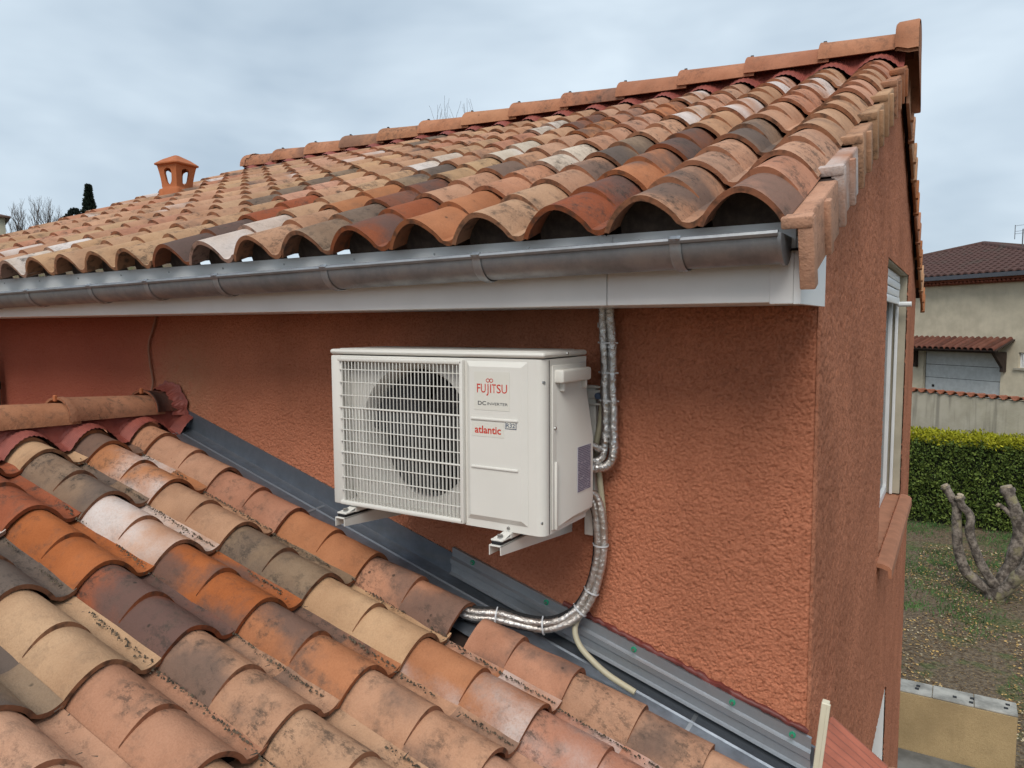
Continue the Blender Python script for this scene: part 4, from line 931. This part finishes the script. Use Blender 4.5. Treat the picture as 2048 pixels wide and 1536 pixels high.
# cut pvc bar at the corner
mb = MB(); Mx = Matrix.Translation((0.052, -0.045, -1.065)) @ Matrix.Rotation(R(5.5), 4, 'Y') @ Matrix.Rotation(R(4), 4, 'X')
mb.rbox((-0.011, -0.010, -0.30), (0.009, 0.014, 0.0), 0.002, 1, M=Mx); mb.rbox((0.004, -0.012, -0.30), (0.013, -0.004, 0.0), 0.001, 1, M=Mx)
tag(mb.build('plastic_bar', M_CREAM, None), 'cream plastic batten propped against the corner of the house', 'batten')

# ------------------------------------------------------------------ garden and neighbours, right
M_GRASS = simple('grass', (0.055, 0.125, 0.030), 0.8, 0.45, 3)
rr = random.Random(3); mb = MB()
for k in range(620):
    y = 8.6+10*rr.random()**0.8; x = rr.uniform(-1.8, 3.0)
    if mnoise.noise(Vector((x*0.9, y*0.5, 2.0))) < 0.12 and y < 12.0: continue
    if mnoise.noise(Vector((x*0.9, y*0.5, 2.0))) < -0.15: continue
    for j in range(30):
        px = x+rr.gauss(0, 0.14); py = y+rr.gauss(0, 0.14); a = rr.uniform(0, 6.28); h = rr.uniform(0.03, 0.10); w = 0.006+0.004*rr.random(); lx, ly = rr.gauss(0, 0.04), rr.gauss(0, 0.04)
        mb.add([(px-math.cos(a)*w, py-math.sin(a)*w, -5), (px+math.cos(a)*w, py+math.sin(a)*w, -5), (px+lx, py+ly, -5+h)], [(0, 1, 2)])
tag(mb.build('grass', M_GRASS, None, 0, fixn=False), 'patchy winter grass in the garden beside the house', 'grass', kind='stuff')
mb = MB()
for k in range(15000):
    y = 8.0+8.5*rr.random(); x = rr.uniform(-1.6, 2.8); a = rr.uniform(0, 6.28); s = rr.uniform(0.006, 0.028); t = rr.uniform(-0.35, 0.35); t2 = rr.uniform(-0.35, 0.35)
    if mnoise.noise(Vector((x*0.8+9, y*0.6, 5.0))) < -0.12: continue
    c, d = math.cos(a), math.sin(a); z = -4.985+rr.random()*0.02
    mb.add([(x-c*s, y-d*s, z-t*s), (x-d*s*0.6, y+c*s*0.6, z+t2*s), (x+c*s, y+d*s, z+t*s), (x+d*s*0.6, y-c*s*0.6, z-t2*s)], [(0, 1, 2, 3)], rr.choice((0, 0, 1, 2, 2)))
tag(mb.build('fallen_leaves', [simple('leaf_ochre', (0.40, 0.25, 0.085), 0.8, 0.3, 2), simple('leaf_pale', (0.40, 0.33, 0.21), 0.85, 0.2, 2), simple('leaf_brown', (0.15, 0.085, 0.04), 0.85, 0.2, 2)], None, 0, fixn=False), 'ochre and brown fallen leaves scattered over the garden soil', 'leaves', kind='stuff')
# low rendered block wall near the house
lw = empty('low_wall', (0.45, 7.35, -5), 'low ochre rendered garden wall with pale concrete top', 'wall')
M_OCHRE = stucco('ochre_render', (0.46, 0.335, 0.18), (0.30, 0.21, 0.10), bscale=28)
MB().box((-0.6, 7.22, -5.05), (1.03, 7.55, -4.315)).build('render', M_OCHRE, lw, 0)
t_ = MB()
for k in range(4): t_.rbox((-0.6+0.41*k, 7.235, -4.315), (-0.6+0.41*k+0.405, 7.56, -4.298+0.006*k/3), 0.006, 1)
cp = t_.build('concrete_top', simple('concrete', (0.30, 0.29, 0.26), 0.9, 0.35, 6, 0.3, 40), lw, 30)
for (x, y) in ((0.06, 7.36), (0.07, 7.44), (0.44, 7.36), (0.60, 7.31), (0.61, 7.42), (0.93, 7.36), (0.95, 7.46)): MB().box((x-0.02, y-0.022, -4.296), (x+0.02, y+0.022, -4.288)).build('hole', M_DARKIN, cp, 0)
MB().box((-2.5, 5.6, -4.999), (3.2, 7.21, -4.99)).build('path', simple('grey_path', (0.16, 0.155, 0.14), 0.95, 0.3, 4, 0.4, 30), None, 0)['kind'] = 'structure'
# pollarded tree
pt = empty('pollarded_tree', (1.05, 13.4, -5), 'bare pollarded tree with thick cut grey limbs by the hedge', 'tree')
def bark():
    t = NT('bark'); v = t.coord(); n = t.noise(v, 9, 6, 0.7); c = t.mix(t.ramp(n, 0.38, 0.66), (0.060, 0.047, 0.038), (0.27, 0.225, 0.185)); c = t.mix(t.ramp(t.noise(v, 3.3, 4), 0.55, 0.66, 0, 0.8), c, (0.27, 0.24, 0.13))
    t.bump(n, 0.9, 0.03); return t.set(color=c, rough=0.95)
M_BARK = bark(); M_CUT = simple('weathered_cut_wood', (0.30, 0.24, 0.17), 0.9, 0.3, 14, 0.3, 30)
def limb(name, pts, r0, r1, parent, seed, knob=True):
    path = spline(pts, 7); n = len(path); mb = MB(); r0 *= 1.04; r1 *= 1.05; rads = [r0+(r1-r0)*i/(n-1) for i in range(n)]
    rads = [r*(1+0.12*mnoise.noise(Vector((i*0.25, seed, 1)))) for i, r in enumerate(rads)]
    if knob: rads[-3] *= 1.05; rads[-2] *= 1.35; rads[-1] *= 1.25
    mb.tube([p+Vector(mnoise.noise_vector(p*3+Vector((seed, 0, 0))))*0.035 for p in path], rads, 10); lo_ = mb.build(name, M_BARK, parent, 60)
    if knob:
        p, q = path[-1], (path[-1]-path[-2]).normalized(); mc = MB(); mc.tube([p-q*0.01, p+q*0.03], [rads[-1]*0.86, rads[-1]*0.8], 10); mc.build('cut_face', M_CUT, lo_, 30)
    return lo_
tr_ = limb('trunk', [(1.06, 13.4, -5.1), (1.05, 13.4, -4.95), (1.05, 13.4, -4.80)], 0.17, 0.15, pt, 1, False)
limb('limb', [(1.05, 13.4, -4.93), (0.80, 13.4, -4.75), (0.60, 13.4, -4.56), (0.46, 13.4, -4.196), (0.417, 13.4, -3.685), (0.397, 13.4, -3.359), (0.30, 13.4, -3.18), (0.202, 13.4, -3.026)], 0.10, 0.062, pt, 2)
limb('limb', [(1.05, 13.35, -4.80), (0.90, 13.3, -4.50), (0.757, 13.3, -4.261), (0.642, 13.3, -3.862), (0.612, 13.3, -3.495), (0.50, 13.3, -3.36), (0.43, 13.3, -3.20)], 0.085, 0.06, pt, 3)
limb('limb', [(1.06, 13.45, -4.90), (1.23, 13.5, -4.563), (1.358, 13.5, -4.035), (1.394, 13.5, -3.664), (1.276, 13.5, -3.316), (1.15, 13.5, -2.968)], 0.145, 0.085, pt, 4)
limb('limb', [(1.08, 13.3, -4.92), (1.395, 13.2, -4.444), (1.55, 13.2, -4.10), (1.75, 13.2, -3.5), (1.80, 13.2, -3.0)], 0.11, 0.075, pt, 5)
limb('stub', [(1.38, 13.48, -3.60), (1.30, 13.48, -3.52), (1.12, 13.48, -3.36), (1.04, 13.48, -3.30)], 0.05, 0.035, pt, 6)
limb('stub', [(0.415, 13.4, -3.40), (0.44, 13.4, -3.25), (0.45, 13.38, -3.18)], 0.05, 0.05, pt, 7)
# clipped hedge
hg = empty('hedge', (1.2, 18.9, -5), 'clipped dark green hedge with lime coloured fresh top', 'hedge')
def leafmat(name, a, b):
    t = NT(name); g = t.n('ShaderNodeNewGeometry'); v = t.coord(); c = t.mix(g.outputs['Random Per Island'], a, b); c = t.mix(t.ramp(t.noise(v, 2.5, 3), 0.35, 0.7, 0, 0.5), c, a); return t.set(color=c, rough=0.7, spec=0.3)
rr = random.Random(11)
def hedge_leaves(n, top, seed):
    mb = MB(); rr = random.Random(seed)
    for k in range(n):
        x = rr.uniform(-2.2, 5.0); hh = -2.88-0.02*(x)+0.05*mnoise.noise(Vector((x*2, 1, 1)))
        if top: y = 18.42+0.95*rr.random(); z = hh+rr.uniform(-0.14, 0.14)*1.0+0.12*max(0, mnoise.noise(Vector((x*4, y*4, 3))))
        else:
            y = 18.42+abs(rr.gauss(0, 0.12)) + 0.10*mnoise.noise(Vector((x*3, k % 7, 2))); z = rr.uniform(-4.93, hh)
            y += 0.12*mnoise.noise(Vector((x*2.5, z*2.5, 7)))
        L = rr.uniform(0.04, 0.11); w = L*0.22; a = rr.uniform(0, 6.28); up = Vector((math.cos(a)*0.6, -0.5+math.sin(a)*0.3, rr.uniform(0.1, 1.2) if top else rr.uniform(-0.7, 0.9))).normalized()
        sd = up.cross(Vector((rr.gauss(0, 1), rr.gauss(0, 1), rr.gauss(0, 1)))).normalized()*w; p = Vector((x, y, z))
        mb.add([p-sd*0.3, p+up*L*0.5-sd, p+up*L, p+up*L*0.5+sd], [(0, 1, 2, 3)])
    return mb
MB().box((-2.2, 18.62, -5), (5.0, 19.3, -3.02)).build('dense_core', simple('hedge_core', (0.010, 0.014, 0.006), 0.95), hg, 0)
f1 = hedge_leaves(26000, False, 1).build('foliage', leafmat('hedge_green', (0.045, 0.080, 0.014), (0.17, 0.22, 0.04)), hg, 0, fixn=False); f1['kind'] = 'stuff'
f2 = hedge_leaves(15000, True, 2).build('fresh_growth', leafmat('hedge_lime', (0.27, 0.28, 0.015), (0.55, 0.52, 0.04)), hg, 0, fixn=False); f2['kind'] = 'stuff'; f2['label'] = 'lime yellow fresh growth along the top'
# boundary wall with clay coping
bw = empty('boundary_wall', (0.5, 20.1, -3.2), 'long pale stained boundary wall with clay tile coping behind the hedge', 'wall')
def stained():
    t = NT('stained_render'); v = t.coord(); vv = t.coord(scale=(3.2, 3.2, 0.28))
    c = t.mix(t.ramp(t.noise(v, 3, 4), 0.3, 0.7), (0.44, 0.40, 0.32), (0.37, 0.335, 0.26))
    c = t.mix(t.ramp(t.noise(vv, 1.6, 3, 0.55), 0.48, 0.66, 0, 0.65), c, (0.17, 0.155, 0.125))
    t.bump(t.noise(v, 20, 4), 0.4, 0.01); return t.set(color=c, rough=0.95)
M_PALEW = stained()
pa, pb = Vector((-3.184, 22.72, 0)), Vector((5.4, 16.69, 0)); e = (pb-pa).normalized(); nn = Vector((e.y, -e.x, 0))
BWM = Matrix((e, -nn, Vector((0, 0, 1)))).transposed().to_4x4(); BWM.translation = pa
LW = (pb-pa).length
MB().box((0, 0, -4.9), (LW, 0.2, -1.93), M=BWM).build('render', M_PALEW, bw, 0)
half = MB(); N = 8; vs = []
for (y, r_) in ((-0.05, 0.075), (0.27, 0.066)):
    for rad in (r_, r_-0.016):
        for k in range(N+1): vs.append((math.cos(math.pi*k/N)*rad, y, math.sin(math.pi*k/N)*rad))
n = N+1; half.add(vs, [(j, j+1, 2*n+j+1, 2*n+j) for j in range(N)] + [(n+j, 3*n+j, 3*n+j+1, n+j+1) for j in range(N)] + [(j, n+j, n+j+1, j+1) for j in range(N)])
cop = half.mesh('coping_tile', [simple('coping_clay', (0.27, 0.095, 0.05), 0.85, 0.3, 1.3)], 50)
cm = int(LW/0.17)
for k in range(cm):
    up_ = k % 2 == 0
    m4 = BWM @ Matrix.Translation((0.085+0.17*k*0.82, 0, -1.925+(0.03 if up_ else 0.075))) @ (Matrix.Identity(4) if up_ else Matrix.Rotation(math.pi, 4, 'Y'))
    place(cop, 'coping_tile', bw, m4)
# neighbour house
A = Vector((-0.681, 26.0, 0)); e1 = Vector((0.773, -0.635, 0)).normalized(); e2 = Vector((-e1.y, e1.x, 0))
NM = Matrix((e1, e2, Vector((0, 0, 1)))).transposed().to_4x4(); NM.translation = A      # local x along facade, y inwards
nh = empty('neighbour_house', A+Vector((0, 0, -3.1)), 'cream house with dark tiled hip roof and garage beyond the hedge', 'house')
M_CREAMW = stucco('cream_render', (0.60, 0.53, 0.40), (0.50, 0.44, 0.33), bscale=10)
mb = MB(); mb.box((-6.4, 0.18, -3.3), (5.4, 8.0, 1.22), M=NM); mb.box((-6.4, 0, -3.3), (0.0, 0.18, 1.22), M=NM); mb.box((2.72, 0, -3.3), (3.24, 0.18, 1.22), M=NM); mb.box((0, 0, -0.965), (2.72, 0.18, 1.22), M=NM)
mb.box((3.24, 0, -3.3), (4.3, 0.18, -1.35), M=NM); mb.box((3.24, 0, -0.90), (4.3, 0.18, 1.22), M=NM); mb.box((4.3, 0, -3.3), (5.4, 0.18, 1.22), M=NM); mb.build('wall', M_CREAMW, nh, 0)
def dark_tiles():
    t = NT('dark_roof_tiles'); g = t.n('ShaderNodeNewGeometry'); v = t.coord(); c = t.mix(t.noise(v, 6, 4, 0.7), (0.040, 0.020, 0.017), (0.11, 0.050, 0.040)); c = t.mix(t.ramp(t.noise(v, 1.2, 3), 0.5, 0.7, 0, 0.5), c, (0.06, 0.05, 0.038)); return t.set(color=c, rough=0.9)
M_DT = dark_tiles()
apex = Vector((-1.17, 4.0, 2.78)); ez = 1.44
mb = MB(); c0, c1, c2, c3 = Vector((-6.8, -0.35, ez)), Vector((5.8, -0.35, ez)), Vector((5.8, 8.4, ez)), Vector((-6.8, 8.4, ez))
mb.add([NM @ p for p in (c0, c1, c2, c3, apex)], [(0, 1, 4), (1, 2, 4), (2, 3, 4), (3, 0, 4)]); nr = mb.build('roof', M_DT, nh, 0)
# roof covering: wavy rows of tiles on the front slope
mb = MB(); rows = 15; rr = random.Random(9)
for i in range(rows):
    t0, t1 = i/rows, (i+1)/rows; L0 = c0.lerp(apex, t0); R0 = c1.lerp(apex, t0); L1 = c0.lerp(apex, t1); R1 = c1.lerp(apex, t1)
    nt = int((R0-L0).length/0.24)
    for k in range(nt):
        x0_, x1_ = L0.x+0.24*k, L0.x+0.24*(k+1)
        if x1_ > R0.x: break
        xm = (x0_+x1_)/2; prof = [(x0_, 0.0), (x0_+0.04, 0.05), (xm-0.02, 0.075), (xm+0.05, 0.05), (x0_+0.2, 0.008), (x1_, 0.0)]
        vs = [NM @ Vector((x, L0.y-0.02, L0.z+h+0.035)) for x, h in prof] + [NM @ Vector((x, L1.y+0.02, L1.z+h+0.01)) for x, h in prof] + [NM @ Vector((x, L0.y-0.02, L0.z+h*0.7)) for x, h in prof]
        mb.add(vs, [(j, j+1, 7+j, 6+j) for j in range(5)] + [(12+j, 13+j, j+1, j) for j in range(5)])
o = mb.build('roof_tiles', M_DT, nr, 40, fixn=False); o['kind'] = 'stuff'
for ca, cb in ((c0, apex), (c1, apex), (c2, apex)):
    mb = MB(); mb.tube([NM @ (ca.lerp(cb, i/12)+Vector((0, 0, 0.05))) for i in range(13)], 0.10, 8); mb.build('hip_tiles', M_DT, nr, 60)
MB().box((-6.8, -0.50, 1.33), (5.8, -0.36, 1.45), M=NM).build('gutter', simple('slate_gutter', (0.07, 0.075, 0.09), 0.5), nh, 0)
cor = MB(); cor.box((-6.6, -0.30, 1.27), (5.6, 0.0, 1.34), M=NM); cor.box((-6.6, -0.12, 1.17), (5.6, -0.001, 1.27), M=NM)
M_CORN = simple('clay_cornice', (0.24, 0.075, 0.045), 0.85, 0.2, 4)
cn_ = cor.build('cornice', M_CORN, nh, 0)
gm = MB(); vs = []
for (y, r_) in ((-0.24, 0.062), (-0.10, 0.062)):
    for k in range(7): vs.append((math.cos(math.pi*k/6)*r_, y, math.sin(math.pi*k/6)*r_))
gm.add(vs, [(j, j+1, 8+j, 7+j) for j in range(6)] + [tuple(range(7))]); gmesh = gm.mesh('cornice_tile', M_CORN, 50)
for k in range(58): place(gmesh, 'cornice_tile', cn_, NM @ Matrix.Translation((-2.6+0.14*k, 0, 1.205)))
gdm = MB()
for k in range(5): gdm.rbox((0.02, 0.10, -3.10+0.428*k), (2.70, 0.15, -3.10+0.428*(k+1)-0.012), 0.006, 1, M=NM)
gd = gdm.build('garage_door', simple('grey_white_door', (0.46, 0.48, 0.48), 0.5), nh, 20)
MB().box((0.0, 0.11, -3.1), (2.72, 0.17, -0.97), M=NM).build('door_back', M_DARKIN, gd, 0)
bmk = MB(); bmk.rbox((0.28, 0.085, -2.14), (0.37, 0.10, -2.06), 0.004, 1, M=NM); bmk.build('handle', M_BLACK, gd, 0)
M_WOOD = simple('dark_wood', (0.035, 0.022, 0.016), 0.8, 0.2)
cb_ = MB(); cb_.box((-0.35, -0.62, -0.93), (3.0, -0.50, -0.83), M=NM); cb_.add([NM @ Vector(p) for p in ((-0.4, 0, -0.52), (3.12, 0, -0.52), (3.12, -0.75, -0.83), (-0.4, -0.75, -0.83), (-0.4, 0, -0.56), (3.12, 0, -0.56), (3.12, -0.75, -0.87), (-0.4, -0.75, -0.87))], [(0, 1, 2, 3), (4, 5, 6, 7), (0, 1, 5, 4), (2, 3, 7, 6), (1, 2, 6, 5)])
can = cb_.build('garage_canopy', M_WOOD, nh, 0)
for x in (-0.26, 2.84):
    m_ = MB(); m_.rbox((x-0.06, -0.14, -1.50), (x+0.06, -0.005, -0.90), 0.01, 1, M=NM); m_.prism([(-0.55, -0.90), (-0.02, -0.90), (-0.02, -1.45), (-0.12, -1.40)], 0, x-0.05, x+0.05)
    vsn = m_.v; m_.v = vsn[:len(vsn)-8] + [tuple(NM @ Vector(p)) for p in vsn[-8:]]
    m_.build('canopy_bracket', M_WOOD, can, 20)
ct = MB(); vs = []
for (y, z, r_) in ((-0.80, -0.835, 0.088), (0.0, -0.51, 0.075)):
    for k in range(9): vs.append((math.cos(math.pi*k/8)*r_, y, z+math.sin(math.pi*k/8)*r_*0.9))
ct.add(vs, [(j, j+1, 10+j, 9+j) for j in range(8)])
vs2 = [(x, y, z-0.012) for x, y, z in vs]; ct.add(vs2, [(j, 9+j, 10+j, j+1) for j in range(8)]); ct.f += [(j, 18+j, 19+j, j+1) for j in range(8)]; ct.m += [0]*8
M_CT = tile_material(); ctm = ct.mesh('canopy_tile', M_CT, 50)
for k in range(17):
    o = place(ctm, 'tile', can, NM @ Matrix.Translation((-0.30+0.205*k, 0, 0))); o.color = (*jit((0.145, 0.06, 0.042), 0.25), .5)
nw = MB(); nw.box((3.24, 0.13, -1.35), (4.3, 0.15, -0.90), M=NM); nwo = nw.build('window', M_GLASS, nh, 0)
f_ = MB()
for (a, b) in (((3.24, 0.09, -1.35), (3.30, 0.13, -0.90)), ((3.30, 0.09, -0.94), (4.3, 0.13, -0.90)), ((3.30, 0.09, -1.35), (4.3, 0.13, -1.31))): f_.box(a, b, M=NM)
f_.build('window_frame', M_WHITE, nwo, 0)
for k in range(6): MB().box((3.36+0.15*k, 0.03, -1.31), (3.38+0.15*k, 0.05, -0.94), M=NM).build('window_bar', M_WHITE, nwo, 0)
MB().box((3.14, -0.06, -1.42), (4.4, 0.10, -1.36), M=NM).build('sill', simple('stone_sill', (0.33, 0.30, 0.24), 0.9), nwo, 0)
ch = MB(); ch.box((0.62, 3.2, 2.0), (1.10, 3.6, 2.47), M=NM); cho = ch.build('chimney', simple('chimney_brick', (0.16, 0.07, 0.05), 0.9, 0.4, 9), nr, 0)
MB().box((0.55, 3.13, 2.47), (1.17, 3.67, 2.51), M=NM).build('chimney_slab', simple('dark_slab', (0.08, 0.07, 0.065), 0.9), nr, 0)
# television aerial
ae = empty('television_aerial', NM @ Vector((0.78, 3.4, 2.4)), 'thin television aerial on the chimney of the cream neighbouring house', 'aerial')
M_AER = simple('aerial_metal', (0.10, 0.10, 0.105), 0.5)
mb = MB(); mb.tube([NM @ Vector((0.70, 3.4, 2.45)), NM @ Vector((0.70, 3.4, 3.12))], 0.018, 6); mb.build('mast', M_AER, ae)
for x in (0.42, 0.98):
    mb = MB(); mb.tube([NM @ Vector((x, 3.4, 2.80)), NM @ Vector((x, 3.4, 3.28))], 0.012, 5); mb.build('element', M_AER, ae)
for z in (2.98, 3.06, 3.25):
    mb = MB(); mb.tube([NM @ Vector((0.42, 3.4, z)), NM @ Vector((0.98, 3.4, z))], 0.006, 5); mb.build('element', M_AER, ae)

# ------------------------------------------------------------------ hillside on the left and bare trees
M_TWIG = simple('bare_twigs', (0.085, 0.070, 0.062), 0.95, 0.2)
def bare_tree(label, base, H, seed, depth=6, spread=0.55, r0=None, group='bare winter trees behind the roof'):
    rr = random.Random(seed); t = empty('bare_tree', base, label, 'tree', group); mbT = MB(); mbC = MB(); r0 = r0 or H*0.022
    def grow(p, d, L, r, k):
        n = 3; pts = [p]; dd = d.copy()
        for i in range(n):
            dd = (dd+Vector((rr.gauss(0, 0.13), rr.gauss(0, 0.13), rr.gauss(0.05, 0.06)))).normalized(); pts.append(pts[-1]+dd*L/n)
        (mbT if k == depth else mbC).tube(pts, [r*(1-0.35*i/n) for i in range(n+1)], 6 if k > depth-2 else 3, cap=False)
        if k <= 0: return
        m = rr.choice((2, 3, 3)) if k < depth else 5
        for j in range(m):
            a = rr.uniform(0, 6.28); s = spread*rr.uniform(0.6, 1.3); q = Vector((math.cos(a)*s, math.sin(a)*s, 0.75+rr.uniform(-0.25, 0.3)))
            st = pts[-1] if (j < 2 or k == 0) else pts[rr.choice((1, 2))]
            grow(st, (dd*0.75+q).normalized(), L*rr.uniform(0.62, 0.82), r*0.58, k-1)
    grow(Vector(base), Vector((0, 0, 1)), H*0.27, r0, depth)
    mbT.build('trunk', M_BARK, t, 60, fixn=False); mbC.build('crown', M_TWIG, t, 60, fixn=False); return t
bare_tree('bare grey winter tree next to the cream villa at the left edge', (-62.9, 28.0, 3.3), 7.6, 21)
bare_tree('bare grey winter tree midway between the villa and the cypress', (-61.6, 29.3, 3.4), 7.2, 22)
bare_tree('faint bare tree right of the tall cypress', (-60.3, 33.3, 3.4), 6.9, 23)
bare_tree('small bare tree rising just left of the roof cowl', (-60.0, 34.6, 3.3), 6.2, 24)
bare_tree('bare tree tips showing over the upper ridge', (-11.75, 15.55, -5.0), 13.05, 25, depth=6, spread=0.6, r0=0.14)
def leaf_tree(name, label, base, prof, n, seed, col_a, col_b, L=0.28, cat='tree'):
    rr = random.Random(seed); t = empty(name, base, label, cat); b = Vector(base)
    mb = MB(); H = prof[-1][0]; mb.tube([b, b+Vector((0, 0, H*0.5))], [H*0.025, H*0.012], 6); mb.build('trunk', M_BARK, t)
    mb = MB()
    for k in range(n):
        z = rr.random()*H; j = max(i for i in range(len(prof)-1) if prof[i][0] <= z or i == 0); (z0, w0), (z1, w1) = prof[j], prof[j+1]; w = w0+(w1-w0)*(z-z0)/(z1-z0)
        a = rr.uniform(0, 6.28); lump = 1+0.30*mnoise.noise(Vector((math.cos(a)*1.3, math.sin(a)*1.3, z*0.9+seed))); q = w*lump*math.sqrt(rr.uniform(0.35, 1))
        p = b+Vector((math.cos(a)*q, math.sin(a)*q, z)); d = Vector((math.cos(a)*0.5+rr.gauss(0, .3), math.sin(a)*0.5+rr.gauss(0, .3), rr.uniform(0.2, 1))).normalized(); s = d.cross(Vector((rr.gauss(0, 1), rr.gauss(0, 1), rr.gauss(0, 1)))).normalized()*L*0.3
        mb.add([p-s*0.4, p+d*L*0.5-s, p+d*L, p+d*L*0.5+s], [(0, 1, 2, 3)])
    o = mb.build('crown', leafmat(name+'_leaf', col_a, col_b), t, 0, fixn=False); return t
leaf_tree('cypress', 'tall narrow dark cypress on the hill', (-60.8, 31.9, 3.3), [(0, 0.45), (1.5, 0.85), (4.0, 0.72), (6.3, 0.38), (8.1, 0.06)], 5200, 1, (0.010, 0.018, 0.012), (0.035, 0.050, 0.030))
leaf_tree('pine_tree', 'dark spreading conifer just left of the cypress', (-61.25, 30.95, 3.3), [(0, 0.5), (2.5, 0.8), (4.4, 1.0), (5.3, 0.75), (6.1, 0.12)], 3000, 2, (0.008, 0.014, 0.013), (0.028, 0.040, 0.030))
leaf_tree('pine_tree', 'small dark conifer left of the spreading one', (-61.6, 30.4, 3.3), [(0, 0.4), (2.5, 0.55), (4.3, 0.45), (5.4, 0.1)], 1500, 3, (0.008, 0.014, 0.013), (0.028, 0.040, 0.030))
for k, (x, y, w, h) in enumerate(((-63.4, 27.2, 1.6, 3.6), (-62.3, 28.9, 1.9, 3.9), (-61.2, 30.6, 1.8, 3.9), (-59.6, 33.6, 1.9, 4.3))):
    leaf_tree('shrub', ('brown winter shrub under the cream villa', 'brown winter shrub under the middle bare tree', 'brown winter shrub at the foot of the conifers', 'brown winter shrub right of the cypress')[k], (x, y, 3.2), [(0, w*0.8), (h*0.5, w), (h*0.85, w*0.7), (h, 0.1)], 1600, 30+k, (0.030, 0.026, 0.018), (0.075, 0.062, 0.042), 0.3, 'shrub')
# villa at the left edge
vh = empty('villa', (-65.0, 26.4, 3), 'cream villa with brown roof at the far left edge', 'house')
ve = Vector((0.35, 0.94, 0)).normalized(); VMx = Matrix((ve, Vector((-ve.y, ve.x, 0)), Vector((0, 0, 1)))).transposed().to_4x4(); VMx.translation = Vector((-63.9, 27.0, 0))
MB().box((-9, 0, 2), (0, 8, 8.55), M=VMx).build('wall', simple('villa_render', (0.50, 0.47, 0.36), 0.9, 0.08, 1), vh, 0)
mb = MB(); mb.add([VMx @ Vector(p) for p in ((-9.4, -0.4, 8.5), (0.35, -0.4, 8.5), (0.35, 8.4, 8.5), (-9.4, 8.4, 8.5), (-4.5, 4, 10.0), (-9.4, -0.4, 8.62), (0.35, -0.4, 8.62), (0.35, 8.4, 8.62), (-9.4, 8.4, 8.62))], [(0, 1, 2, 3), (0, 1, 6, 5), (1, 2, 7, 6), (2, 3, 8, 7), (3, 0, 5, 8), (5, 6, 4), (6, 7, 4), (7, 8, 4), (8, 5, 4)])
mb.build('roof', simple('villa_roof', (0.13, 0.075, 0.055), 0.9, 0.2, 2), vh, 0)
